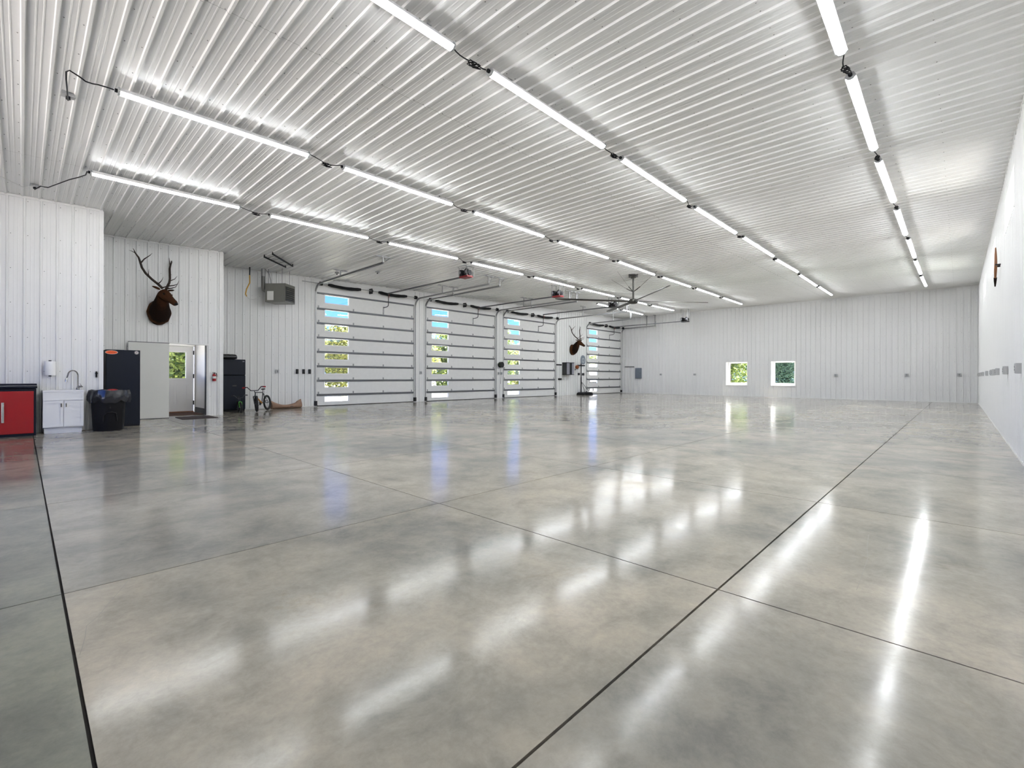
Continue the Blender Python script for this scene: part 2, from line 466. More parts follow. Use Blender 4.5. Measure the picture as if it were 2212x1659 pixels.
def ribbed_wall(parent, s0, s1, top, to_world, phase, holes=(), screws=True):
    """s: run along wall; to_world(s, out, z); holes: (sa, sb, za, zb)"""
    edges = [s0]
    k = math.ceil((s0 - phase + 0.03) / SHEET)
    while phase - 0.03 + k * SHEET < s1 - 0.02:
        if phase - 0.03 + k * SHEET > s0 + 0.02: edges.append(phase - 0.03 + k * SHEET)
        k += 1
    edges.append(s1)
    for a, b in zip(edges, edges[1:]):
        cuts = sorted(set([a, b] + [q for h in holes for q in h[:2] if a < q < b]))
        mb = MB()
        for c0, c1 in zip(cuts, cuts[1:]):
            mid = (c0 + c1) / 2
            hh = [(h[2], h[3]) for h in holes if h[0] - 1e-6 <= mid <= h[1] + 1e-6]
            pr = profile(c0, c1, phase)
            for za, zb in spans(0.0, top(mid) + 0.03, sorted(hh)):
                n = len(mb.v)
                for s_, h in pr:
                    mb.v.append(to_world(s_, h + 0.001, za)); mb.v.append(to_world(s_, h + 0.001, zb))
                for q in range(len(pr) - 1):
                    mb.f.append((n + 2 * q, n + 2 * q + 2, n + 2 * q + 3, n + 2 * q + 1))
        if mb.v: mb.build('panel', 'wall', parent, fix=False)
    if screws:
        mb = MB(); k0 = math.ceil((s0 - phase) / PITCH); k1 = math.floor((s1 - phase) / PITCH)
        for k in range(k0, k1 + 1):
            s_ = phase + k * PITCH + 0.045
            if s_ > s1 - 0.02: continue
            z = 0.55
            while z < top(s_) - 0.1:
                if not any(h[0] - 0.05 < s_ < h[1] + 0.05 and h[2] - 0.05 < z < h[3] + 0.05 for h in holes):
                    n = len(mb.v)
                    for q in range(6):
                        t = q * math.pi / 3
                        mb.v.append(to_world(s_ + 0.0075 * math.cos(t), 0.001, z + 0.0075 * math.sin(t)))
                    mb.v.append(to_world(s_, 0.008, z))
                    for q in range(6): mb.f.append((n + q, n + (q + 1) % 6, n + 6))
                z += 0.66
        if mb.v:
            so = mb.build('screw_heads', 'screw', parent); so['kind'] = 'stuff'
def core_wall(name, label, s0, s1, top, to_world, thick, holes=()):
    mb = MB()
    cuts = sorted(set([s0, s1] + [q for h in holes for q in h[:2]]))
    for c0, c1 in zip(cuts, cuts[1:]):
        mid = (c0 + c1) / 2
        hh = sorted((h[2], h[3]) for h in holes if h[0] - 1e-6 <= mid <= h[1] + 1e-6)
        for za, zb in spans(-0.02, top(mid) + 0.25, hh):
            n = len(mb.v)
            for o_ in (0.0, -thick):
                for s_, z in ((c0, za), (c1, za), (c1, zb), (c0, zb)):
                    mb.v.append(to_world(s_, o_, z))
            mb.f += [tuple(n + i for i in q) for q in ((0, 1, 2, 3), (7, 6, 5, 4), (0, 4, 5, 1), (1, 5, 6, 2), (2, 6, 7, 3), (3, 7, 4, 0))]
    o = mb.build(name, 'core')
    return tag(o, label, None, None, 'structure')

DOORS = [(7.60, 11.91), (12.575, 16.88), (17.52, 21.85), (25.10, 29.30)]
DTOP = 4.29
WDX0, WDX1, WDT = 2.80, 3.72, 2.05         # exterior walk door
holesC = [(a, b, -0.05, DTOP) for a, b in DOORS] + [(WDX0 - 0.03, WDX1 + 0.03, -0.05, WDT + 0.03)]
XA1, XB1 = 1.178, 4.0
tw_left = lambda s, o, z: (s, YC - o, z)
wl = core_wall('wall_left', 'long white ribbed steel wall holding the four overhead doors', XA1, XE + 0.2, zc, tw_left, 0.22, holesC)
ribbed_wall(wl, XB1 - 0.02, XE, zc, tw_left, 4.655, [(a - 0.0, b + 0.0, -0.05, 6) for a, b in DOORS])
for a, b in DOORS:                           # smooth header above each door
    MB().box((a, YC - 0.006, DTOP - 0.02), (b, YC - 0.0005, zc(b) + 0.03)).build('header_board', 'wall', wl)
OPB = (2.35, 3.61, -0.05, 2.02)
tw_mid = lambda s, o, z: (s, YB - o, z)
wm = core_wall('wall_left_middle', 'white ribbed wall with the elk mount and sliding door', XA1 - 0.1, XB1 - 0.002, zc, tw_mid, 0.14, [OPB])
ribbed_wall(wm, XA1, XB1, zc, tw_mid, 2.048, [OPB])
tw_near = lambda s, o, z: (s, YA - o, z)
wa = core_wall('wall_left_near', 'near white ribbed wall behind the sink and red cabinet', XB, XA1 - 0.002, zc, tw_near, 0.2)
ribbed_wall(wa, XB, XA1, zc, tw_near, 0.028)
ra = core_wall('wall_return_near', 'return of the near ribbed wall behind the tall dark cabinet', YA, YB, lambda s: zc(1), lambda s, o, z: (XA1 + o, s, z), 0.12)
rb = core_wall('wall_return_middle', 'return of the middle wall beside the black refrigerator', YB + 0.001, YC - 0.001, lambda s: zc(4), lambda s, o, z: (XB1 + o, s, z), 0.12)
W1 = (8.995, 10.243, 0.637, 2.047); W2 = (6.531, 7.781, 0.638, 2.053)
tw_end = lambda s, o, z: (XE - o, s, z)
we = core_wall('wall_end', 'far ribbed end wall with two small square windows', YR - 0.2, YC + 0.22, lambda s: zc(XE), tw_end, 0.30, [W1, W2])
ribbed_wall(we, YR, YC, lambda s: zc(XE), tw_end, 0.125, [W1, W2])
RW = [(10.50, 12.57, 3.78, 4.42), (15.72, 17.50, 3.78, 4.44), (21.16, 23.08, 3.80, 4.46)]
tw_right = lambda s, o, z: (s, YR + o, z)
wr = core_wall('wall_right', 'bright ribbed side wall with three high windows', XB, XE, zc, tw_right, 0.22, RW)
ribbed_wall(wr, XB, XE, zc, tw_right, 0.05, RW)
BK = [(4.6, 8.9, -0.05, 4.25)]      # an overhead door standing open behind the viewpoint
tw_back = lambda s, o, z: (XB + o, s, z)
wb = core_wall('wall_back', 'ribbed wall with an open overhead door behind the viewpoint', YR - 0.2, YA, lambda s: zc(XB), tw_back, 0.2, BK)
ribbed_wall(wb, YR, YA, lambda s: zc(XB), tw_back, 0.05, BK, screws=False)

# ceiling
cmb = MB()
n = 0
for x in (XB - 0.2, XE + 0.9):
    for y in (YR - 1.3, YC + 0.8):
        for dz in (0.02, 0.35):
            cmb.v.append((x, y, zc(x) + dz))
cmb.f += [(0, 1, 3, 2), (4, 6, 7, 5), (0, 4, 5, 1), (2, 3, 7, 6), (0, 2, 6, 4), (1, 5, 7, 3)]
ce = cmb.build('ceiling', 'core')
tag(ce, 'white ribbed steel ceiling with long strip lights', None, None, 'structure')
CPH = 0.0
crow = [(YR, 5.10), (5.08, 10.65), (10.63, YC)]
x = CPH - 0.03 + math.floor((XB - CPH) / SHEET) * SHEET
while x < XE:
    a, b = max(x, XB), min(x + SHEET, XE)
    if b - a > 0.03:
        pr = profile(a, b, CPH)
        for r_, (y0, y1) in enumerate(crow):
            mb = MB()
            for s_, h in pr:
                z = zc(s_) - h - 0.002 + (0.0015 if r_ == 1 else 0)
                mb.v.append((s_, y0, z)); mb.v.append((s_, y1, z))
            for q in range(len(pr) - 1): mb.f.append((2 * q, 2 * q + 1, 2 * q + 3, 2 * q + 2))
            mb.build('panel', 'ceil', ce, fix=False)
    x += SHEET
mb = MB()
k = math.ceil(XB / PITCH)
while k * PITCH < XE - 0.1:
    s_ = k * PITCH + (0.045 if k % 2 else -0.04); y = 0.2
    while y < YC - 0.1:
        n = len(mb.v); z = zc(s_) - 0.002
        for q in range(6):
            t = q * math.pi / 3; mb.v.append((s_ + 0.008 * math.cos(t), y + 0.008 * math.sin(t), z))
        mb.v.append((s_, y, z - 0.008))
        for q in range(6): mb.f.append((n + q, n + (q + 1) % 6, n + 6))
        y += 0.61
    k += 1
so = mb.build('screw_heads', 'screw', ce); so['kind'] = 'stuff'
# lap lines of the ceiling sheets
for yy in (5.09, 10.64):
    mb = MB(); pr = profile(XB + 0.02, XE - 0.02, CPH)
    for s_, h in pr:
        mb.v.append((s_, yy - 0.002, zc(s_) - h - 0.0035)); mb.v.append((s_, yy + 0.002, zc(s_) - h - 0.0035))
    for q in range(len(pr) - 1): mb.f.append((2 * q, 2 * q + 1, 2 * q + 3, 2 * q + 2))
    mb.build('sheet_lap', 'screw', ce, fix=False)

# trims: top and base of the walls
def trim(n, label, pts_fn, m='trim'):
    o = pts_fn(MB()).build('trim_%d' % n, m); tag(o, label, None, None, 'structure'); return o
def bar(mb, p, q, w, d, out):
    p, q, out = Vector(p), Vector(q), Vector(out)
    up = Vector((0, 0, 1)); n = len(mb.v)
    for e in (p, q):
        for du, dd in ((0, 0), (0, d), (w, d), (w, 0)):
            mb.v.append(tuple(e + up * du + out * dd))
    mb.f += [tuple(n + i for i in q_) for q_ in ((0, 1, 2, 3), (7, 6, 5, 4), (0, 4, 5, 1), (1, 5, 6, 2), (2, 6, 7, 3), (3, 7, 4, 0))]
    return mb
def toptrim(n, label, p, q, out, m='trim'):
    trim(n, label, lambda mb: bar(mb, (p[0], p[1], zc(p[0]) - 0.05), (q[0], q[1], zc(q[0]) - 0.05), 0.045, 0.026, out), m)
toptrim(1, 'thin white trim along the top of the near left wall', (XB, YA), (XA1, YA), (0, -1, 0))
toptrim(2, 'thin white trim along the top of the elk wall', (XA1, YB), (XB1, YB), (0, -1, 0))
toptrim(3, 'thin white trim along the ceiling over the overhead doors', (XB1, YC), (XE, YC), (0, -1, 0))
toptrim(4, 'thin white trim along the top of the end wall', (XE, YR), (XE, YC), (-1, 0, 0))
toptrim(5, 'thin white trim along the top of the right wall', (XB, YR), (XE, YR), (0, 1, 0))
def basetrim(n, label, p, q, out):
    trim(n, label, lambda mb: bar(mb, (*p, 0.001), (*q, 0.001), 0.035, 0.022, out))
basetrim(6, 'low base trim along the end wall', (XE, YR), (XE, YC), (-1, 0, 0))
basetrim(7, 'low base trim along the right wall', (XB, YR), (XE, YR), (0, 1, 0))
basetrim(8, 'low base trim between refrigerator and first overhead door', (XB1, YC), (7.52, YC), (0, -1, 0))
trim(9, 'corner trim where the end wall meets the right wall', lambda mb: mb.box((XE - 0.07, YR + 0.001, 0), (XE - 0.001, YR + 0.03, zc(XE) - 0.02)))
trim(10, 'white edge trim at the end of the near left wall', lambda mb: mb.box((XA1 - 0.06, YA - 0.022, 0), (XA1 + 0.012, YA + 0.04, zc(1) - 0.03)))
trim(11, 'white edge trim at the end of the elk wall', lambda mb: mb.box((XB1 - 0.09, YB - 0.022, 0), (XB1 + 0.012, YB + 0.04, zc(4) - 0.03)))

# ------------------------------------------------------------------ LED strip lights and their cords
ROWS = {
 'row nearest the overhead doors': [(196,374,517,448),(583,465,794.7,513.4),(838.5,524.3,987.7,558),(1018.7,567.5,1129,592.4),(1153,598.4,1239.5,619.8),(1257.4,623.6,1326,639.7),(1341,643,1396,657),(1407.4,659.5,1454.8,670.3)],
 'second row from the overhead doors': [(256,199,666,335),(741,362,976,441),(1023,458,1173.8,510),(1205.7,521.4,1313,557),(1335,564.5,1413,592.8),(1430,598.4,1491,619),(1503.4,622.8,1552,639.6),(1561,642.5,1601.8,656.7)],
 'second row from the right wall': [None,(1058,157,1303,317),(1342,343,1479,433),(1501,448,1589,503),(1604.8,512,1670,553),(1676,560,1723,587),(1726.7,593,1763.4,617),(1768,618.6,1796.5,637)],
 'row nearest the right wall': [None,None,(1837,165,1888,322),(1897.4,347,1930.5,435),(1937,451.6,1956,506.7),(1961.7,515.8,1975.6,555.5),(1977,561.7,1989,591),(1990,595.9,2000,617.5)],
 'short row above the farthest overhead door': [(1290,656,1334,666.5),(1345,669,1388,679)],
}
DROP = 0.115
def led_light(p, q, label, group):
    d = q - p; L = d.length; rz = math.atan2(d.y, d.x); ry = -math.asin(d.z / L)
    o = thing('strip_light', label, 'light', p, rz, group)
    o.rotation_euler = (0, ry, rz)
    MB().prism([(-0.030, 0.045), (0.030, 0.045), (0.038, 0.010), (0.056, 0.001), (0.056, -0.003), (-0.056, -0.003), (-0.056, 0.001), (-0.038, 0.010)], 'x', 0.0, L).build('housing', 'whitepaint', o)
    MB().prism([(-0.038, -0.003), (0.038, -0.003), (0.037, -0.012), (0.026, -0.027), (0.0, -0.033), (-0.026, -0.027), (-0.037, -0.012)], 'x', 0.015, L - 0.015).build('diffuser', 'led', o)
    for x0, x1 in ((-0.008, 0.014), (L - 0.014, L + 0.008)):
        MB().prism([(-0.032, 0.046), (0.032, 0.046), (0.057, 0.0), (0.040, -0.014), (0.028, -0.030), (0.0, -0.036), (-0.028, -0.030), (-0.040, -0.014), (-0.057, 0.0)], 'x', x0, x1).build('end_cap', 'plasticgrey', o)
    MB().cyl((-0.034, 0, 0.010), (-0.0085, 0, 0.010), 0.022, 10).build('plug', 'black', o)
    for x0 in (0.3, L - 0.34):
        MB().box((x0, -0.045, 0.0455), (x0 + 0.04, 0.045, 0.049)).box((x0 + 0.01, -0.006, 0.047), (x0 + 0.03, 0.006, DROP - 0.032)).build('bracket', 'galv', o)
    return o
def cord_path(p, q, rnd):
    pts = []; d = q - p; n = 10
    side = Vector((-d.y, d.x, 0)).normalized()
    for i in range(n + 1):
        t = i / n
        c = p.lerp(q, t) + Vector((0, 0, -0.05 * math.sin(math.pi * t) + 0.01)) + side * 0.02 * math.sin(7 * t + rnd)
        if i in (5, 6):                      # the spare length tied up in a small coil
            for k in range(14):
                a = k * 0.95
                pts.append(c + Vector((0, 0, -0.025)) + d.normalized() * (0.05 * math.sin(a)) + side * 0.030 * math.cos(a * 1.3) + Vector((0, 0, 0.022 * math.sin(a * 0.7))))
        else: pts.append(c)
    return pts
def cord(p, q, label, group):
    base = p.copy()
    MBx = MB().tube(cord_path(p, q, random.random() * 6), 0.007, 5)
    o = MBx.build('power_cord', 'black', None, True, off=base); o.location = base
    return tag(o, label, 'cord', group)
row_end = {}
for rn, data in ROWS.items():
    seg = [None if d is None else (at_c(d[0], d[1], -DROP), at_c(d[2], d[3], -DROP)) for d in data]
    for i in reversed(range(len(seg))):
        if seg[i] is None:
            a, b = seg[i + 1], seg[i + 2]
            st = b[0] - a[0]
            seg[i] = (a[0] - st, a[1] - st)
    row_end[rn] = (seg[0][0], seg[-1][1])
    for i, (p, q) in enumerate(seg):
        led_light(p, q, 'lit LED strip light, %s from near end, %s' % (ORD[i], rn), 'ceiling strip lights')
        if i:
            cord(seg[i - 1][1] + Vector((0.022, 0, 0.01)), p + Vector((-0.042, 0, 0.01)), 'black cord between %s and %s lights of the %s' % (ORD[i - 1], ORD[i], rn), 'cords between strip lights')

# ceiling outlets feeding the two left rows
def ceiling_outlet(u, v, label):
    c = at_c(u, v)
    o = thing('outlet_box', label, 'outlet', c, 0.1)
    MB().box((-0.06, -0.04, -0.045), (0.06, 0.04, -0.003)).build('box', 'galv', o, bevel=0.004)
    MB().box((-0.065, -0.045, -0.052), (0.065, 0.045, -0.046)).build('cover', 'boxgrey', o)
    MB().cyl((0, 0, -0.05), (0, 0, -0.085), 0.022, 10).build('plug', 'black', o)
    return c
c1 = ceiling_outlet(147, 200, 'steel ceiling outlet with black plug before the second light row')
c2 = ceiling_outlet(75, 398, 'steel ceiling outlet with tangled plug above the sink wall')
ceiling_outlet(728, 588, 'small round ceiling outlet in front of the first overhead door')
ceiling_outlet(815, 586, 'ceiling outlet with dark plug over the first overhead door')
def wire(pts, r, m, name, label, cat='cord', group=None):
    b = Vector(pts[0])
    o = MB().tube(pts, r, 6).build(name, m, None, True, off=b); o.location = b
    return tag(o, label, cat, group)
e2 = row_end['second row from the overhead doors'][0]
e1 = row_end['row nearest the overhead doors'][0]
wire([c1 + Vector((0, 0, -0.096)), at_c(143, 172, -0.12), at_c(143, 155, -0.06), at_c(150, 152, -0.05), at_c(172, 166, -0.06), at_c(185, 176, -0.09), at_c(200, 181, -0.06), at_c(212, 183, -0.08), at_c(232, 189, -0.08), e2 + Vector((-0.045, 0, 0.01))], 0.008, 'black', 'power_cord', 'black cord from ceiling outlet to the start of the second light row')
wire([c2 + Vector((0, 0, -0.096)), at_c(88, 402, -0.07), at_c(96, 404, -0.10), at_c(104, 405, -0.06), at_c(120, 399, -0.08), at_c(150, 388, -0.08), at_c(170, 383, -0.08), at_c(185, 378, -0.09), e1 + Vector((-0.045, 0, 0.01))], 0.009, 'black', 'power_cord', 'black cord from tangled ceiling outlet to the first light by the doors')
wire([at_c(-40, 361, -0.045), at_c(0, 380, -0.045), at_c(28, 394, -0.05), at_c(52, 405, -0.05), at_c(74, 402, -0.092)], 0.006, 'wire', 'low_voltage_wire', 'thin white wire running along ceiling to the tangled outlet', 'wire')

# ------------------------------------------------------------------ overhead doors
SEC = [0.012, 0.455, 0.995, 1.535, 2.075, 2.615, 3.155, 3.70, DTOP]
WIN = [(0.13, 0.39), (0.67, 0.93), (1.20, 1.48), (1.74, 2.02), (2.28, 2.57), (2.82, 3.12), (3.37, 3.67), (3.88, 4.22)]
DY = 17.40
DNAME = ['nearest overhead door beside the refrigerator', 'second overhead door', 'third overhead door', 'farthest overhead door by the end wall']
hinge_proto = None
def garage_door(i, x0, x1):
    w = x1 - x0
    root = thing('door_%d' % (i + 1), 'white sectional %s with a column of small windows' % DNAME[i], None, ((x0 + x1) / 2, DY, 0), 0, None, 'structure')
    a = -w / 2
    wx0, wx1 = a + 0.30, a + 1.31
    for s in range(8):
        z0, z1 = SEC[s] + 0.0003, SEC[s + 1] - 0.0003
        v0, v1 = WIN[s]
        mb = MB().box((a, 0, z0), (wx0, 0.05, z1)).box((wx1, 0, z0), (w / 2, 0.05, z1)).box((wx0, 0, z0), (wx1, 0.05, v0)).box((wx0, 0, v1), (wx1, 0.05, z1))
        sec = mb.build('section', 'door', root)
        f = 0.032
        mb = MB()
        for q in (((wx0 - 0.012, -0.010, v0 - 0.012), (wx0 + f, 0.055, v1 + 0.012)), ((wx1 - f, -0.010, v0 - 0.012), (wx1 + 0.012, 0.055, v1 + 0.012)),
                  ((wx0 + f, -0.010, v0 - 0.012), (wx1 - f, 0.055, v0 + f)), ((wx0 + f, -0.010, v1 - f), (wx1 - f, 0.055, v1 + 0.012))):
            mb.box(*q)
        mb.build('window_frame', 'winframe', sec)
        MB().box((wx0 + f, 0.020, v0 + f), (wx1 - f, 0.026, v1 - f)).build('pane', 'glass', sec)
        MB().prism([(-0.001, z1 - 0.078), (-0.052, z1 - 0.066), (-0.052, z1 - 0.014), (-0.001, z1 - 0.002)], 'x', a + 0.01, w / 2 - 0.01).build('strut', 'strut', sec)
        if s < 7:
            for hx in (a + 0.09, a + w * 0.345, a + w * 0.655, w / 2 - 0.09):
                MB().box((hx - 0.028, -0.007, z1 + 0.010), (hx + 0.028, -0.001, z1 + 0.085)).box((hx - 0.012, -0.030, z1 + 0.004), (hx + 0.012, -0.007, z1 + 0.05)).build('hinge', 'galv', sec)
        if s == 0:
            MB().box((a, -0.006, 0.001), (w / 2, 0.055, z0 + 0.010)).build('bottom_seal', 'rubber', sec)
    return root
for i, (x0, x1) in enumerate(DOORS): garage_door(i, x0, x1)

def track(x, side, ln, label):
    """side -1 = left edge of a door, +1 = right edge"""
    o = thing('door_track', label, 'track', (x, DY - 0.05, 0), 0, 'overhead door tracks')
    R = 0.38; zt = 4.53; pts = [(0, 0, 0.02), (0, 0, zt - R)]
    for k in range(1, 9):
        t = k / 8 * math.pi / 2
        pts.append((0, -R * (1 - math.cos(t)), zt - R + R * math.sin(t)))
    pts.append((0, -ln, zt + 0.03))
    mb = MB(); prev = None
    def chan(mb, pts):
        base = len(mb.v)
        for i, p in enumerate(pts):
            p = Vector(p); a = Vector(pts[max(0, i - 1)]); b = Vector(pts[min(len(pts) - 1, i + 1)])
            d = (b - a).normalized(); nrm = Vector((0, d.z, -d.y))
            for sx, sn in ((-0.006, -0.030), (0.034, -0.030), (0.034, -0.024), (0.0, -0.024), (0.0, 0.024), (0.034, 0.024), (0.034, 0.030), (-0.006, 0.030)):
                mb.v.append(tuple(p + Vector((-side * sx * -1, 0, 0)) + nrm * sn))
        for i in range(len(pts) - 1):
            for k in range(8):
                mb.f.append((base + i * 8 + k, base + i * 8 + (k + 1) % 8, base + (i + 1) * 8 + (k + 1) % 8, base + (i + 1) * 8 + k))
        mb.f.append(tuple(base + k for k in range(8))); mb.f.append(tuple(base + (len(pts) - 1) * 8 + k for k in reversed(range(8))))
    mv = MB(); chan(mv, pts[:2]); mv.build('vertical_track', 'galv', o)
    mh = MB(); chan(mh, pts[1:]); mh.build('horizontal_track', 'galv', o)
    MB().box((side * 0.006, 0.030, 0.0), (side * 0.075, 0.046, 4.25)).build('jamb_angle', 'galv', o)
    for z in (0.5, 1.5, 2.5, 3.5): MB().box((-0.02, -0.002, z), (0.02, 0.046, z + 0.03)).build('bracket', 'galv', o)
    MB().box((-0.05, -0.055, 0.03), (0.05, 0.035, 0.20)).cyl((-0.05, -0.01, 0.10), (0.05, -0.01, 0.10), 0.045, 10).build('bottom_roller', 'blackmetal', o)
    zt2 = zc(x) - 0.02
    for k, hy in enumerate((-1.95, -ln + 0.05)):
        mb = MB().box((-0.25, hy - 0.02, zt2 - 0.03), (0.25, hy + 0.02, zt2 - 0.022)).box((-0.25, hy - 0.02, zt2 - 0.022), (0.25, hy - 0.014, zt2 + 0.012))
        mb.box((-0.018, hy - 0.016, zt + 0.02), (0.018, hy + 0.016, zt2 - 0.022))
        if k: mb.tube([(0.02, hy, zt + 0.04), (0.22, hy, zt2 - 0.03)], 0.012, 6)
        mb.build('hanger', 'galv', o)
    return o
SIDEW = ['nearest', 'second', 'third', 'farthest']
for i, (x0, x1) in enumerate(DOORS):
    ln = 4.75 if i < 3 else 2.6
    track(x0 - 0.045, -1, ln if i < 3 else 3.2, 'galvanised track at the left edge of the %s overhead door' % SIDEW[i])
    track(x1 + 0.045, 1, ln, 'galvanised track at the right edge of the %s overhead door' % SIDEW[i])
    o = thing('torsion_spring', 'torsion spring shaft with black sleeves over the %s overhead door' % SIDEW[i], 'spring', ((x0 + x1) / 2, 17.15, 4.56), 0, 'door spring shafts')
    w = x1 - x0
    MB().cyl((-w / 2 - (0.62 if i == 0 else 0.1), 0, 0), (w / 2 + 0.08, 0, 0), 0.014, 10).build('shaft', 'galv', o)
    for s0, s1 in ((-w / 2 + 0.34, -w / 2 + 1.66), (w / 2 - 1.86, w / 2 - 0.52)):
        pts = []; rs = []
        for k in range(11):
            t = k / 10
            pts.append((s0 + (s1 - s0) * t, 0, -0.045 * math.sin(math.pi * t) - 0.006)); rs.append((0.064 if 0 < k < 10 else 0.045) + 0.004 * math.sin(k * 2.1))
        MB().tube(pts, rs, 12).build('spring_sleeve', 'black', o, True)
    for sx in (-w / 2 + 0.02, w / 2 - 0.10):
        MB().cyl((sx, 0, 0), (sx + 0.09, 0, 0), 0.075, 16).build('cable_drum', 'black', o)
    MB().box((-0.03, 0.0, -0.10), (0.03, 0.185, 0.10)).cyl((-0.03, 0, 0), (0.03, 0, 0), 0.05, 12).build('centre_bracket', 'blackmetal', o)

def opener(i, x, y, z, label):
    o = thing('door_opener', label, 'door opener', (x, y, z), 0, 'overhead door openers')
    MB().box((-0.13, -0.21, -0.165), (0.13, 0.21, -0.10)).build('base_tray', 'redmatte' if i < 2 else 'blackmetal', o, bevel=0.008)
    mb = MB().cyl((0, -0.20, -0.005), (0, 0.06, -0.005), 0.085, 18).cyl((0, 0.06, -0.005), (0, 0.10, -0.005), 0.05, 12)
    mb.build('motor', 'black', o, True)
    MB().box((-0.13, 0.10, -0.10), (0.13, 0.25, 0.11)).build('control_box', 'black', o, bevel=0.01)
    MB().cyl((-0.10, -0.14, 0.02), (-0.125, -0.14, 0.02), 0.11, 20).build('drive_wheel', 'blackmetal', o)
    MB().cyl((-0.126, -0.14, 0.02), (-0.135, -0.14, 0.02), 0.055, 16).build('wheel_hub', 'silver', o)
    MB().cyl((-0.131, 0.18, 0.02), (-0.139, 0.18, 0.02), 0.05, 16).build('gear_disc', 'silver', o)
    zt = zc(x) - z - 0.02
    for sy in (-0.2, 0.2):
        MB().box((-0.145, sy - 0.016, -0.12), (-0.139, sy + 0.016, zt)).box((0.139, sy - 0.016, -0.12), (0.145, sy + 0.016, zt)).box((-0.2, sy - 0.02, zt - 0.004), (0.2, sy + 0.02, zt + 0.002)).build('hanger_strap', 'galv', o)
    yr = 17.05 - y
    mb = MB().box((-0.035, 0.26, -0.13), (0.035, yr, -0.122)).box((-0.004, 0.26, -0.122), (0.004, yr, -0.08))
    mb.build('rail', 'strut', o)
    ym = 17.02 - y
    arm = MB().tube([(0, ym, -0.14), (0, ym, 4.10 - z), (0, ym + 0.02, 4.03 - z), (0, ym + 0.08, 4.00 - z), (0, 17.375 - y, 3.985 - z)], 0.016, 8)
    arm.build('door_arm', 'blackmetal', o, True)
    MB().box((-0.02, 17.372 - y, 3.72 - z), (0.02, 17.392 - y, 4.02 - z)).build('door_bracket', 'galv', o)
    MB().tube([(0, ym - 0.05, -0.14), (0.004, ym - 0.05, -0.30)], 0.005, 6).build('release_cord', 'redcord', o)
    return o
OPN = ['trolley opener with red tray hanging nearest, for the nearest overhead door', 'trolley opener with red tray beside the long fan blade', 'dark door opener half hidden behind the ceiling fan blade', 'black door opener hanging before the far end wall']
for i, (u, v) in enumerate(((1007, 590), (1205, 634), (1338, 656), (1480, 690))):
    x_ = DOORS[i][0] + 0.655 * (DOORS[i][1] - DOORS[i][0])
    p = at_x(u, v, x_)
    opener(i, x_, p.y + (0.32 if i == 2 else 0), p.z, OPN[i])

# ------------------------------------------------------------------ windows
def end_window(n, W, label):
    y0, y1, z0, z1 = W
    o = thing('window_%d' % n, label, None, (XE, (y0 + y1) / 2, z0), 0, None, 'structure')
    hw, h = (y1 - y0) / 2, z1 - z0; t = 0.14; D0, D1 = 0.30, 0.35
    MB().box((-0.026, -hw - 0.005, -0.01), (0.38, -hw + 0.03, h + 0.01)).box((-0.026, hw - 0.03, -0.01), (0.38, hw + 0.005, h + 0.01)).box((-0.026, -hw, h - 0.03), (0.38, hw, h + 0.01)).build('reveal', 'winframe', o)
    MB().box((-0.045, -hw, -0.012), (0.38, hw, 0.03)).build('sill', 'winframe', o)
    MB().box((D0, -hw + 0.03, 0.03), (D1, -hw + t, h - 0.03)).box((D0, hw - t, 0.03), (D1, hw - 0.03, h - 0.03)).box((D0, -hw + t, 0.03), (D1, hw - t, 0.16)).box((D0, -hw + t, h - 0.09), (D1, hw - t, h - 0.03)).build('sash', 'winframe', o)
    MB().box((D0 + 0.02, -hw + t, 0.16), (D0 + 0.026, hw - t, h - 0.09)).build('pane', 'glass', o)
    MB().box((D0 - 0.02, -0.05, 0.10), (D0, 0.05, 0.125)).build('latch', 'whitepaint', o)
end_window(1, W1, 'square window in the end wall, nearer the overhead doors')
end_window(2, W2, 'square window in the end wall, nearer the right wall')
def high_window(n, R_, label):
    x0, x1, z0, z1 = R_
    o = thing('window_%d' % n, label, None, ((x0 + x1) / 2, YR, z0), 0, None, 'structure')
    hw, h = (x1 - x0) / 2, z1 - z0
    MB().box((-hw - 0.005, -0.20, -0.01), (-hw + 0.03, 0.022, h + 0.01)).box((hw - 0.03, -0.20, -0.01), (hw + 0.005, 0.022, h + 0.01)).box((-hw, -0.20, h - 0.03), (hw, 0.022, h + 0.01)).box((-hw, -0.20, -0.01), (hw, 0.022, 0.03)).build('frame', 'winframe', o)
    MB().box((-0.02, -0.16, 0.03), (0.02, -0.12, h - 0.03)).build('mullion', 'winframe', o)
    for a, b in ((-hw + 0.03, -0.02), (0.02, hw - 0.03)):
        MB().box((a, -0.145, 0.03), (b, -0.139, h - 0.03)).build('pane', 'glass', o)
high_window(3, RW[0], 'high window in the right wall, largest and nearest')
high_window(4, RW[1], 'middle of the three high windows in the right wall')
high_window(5, RW[2], 'high window in the right wall, nearest the far corner')

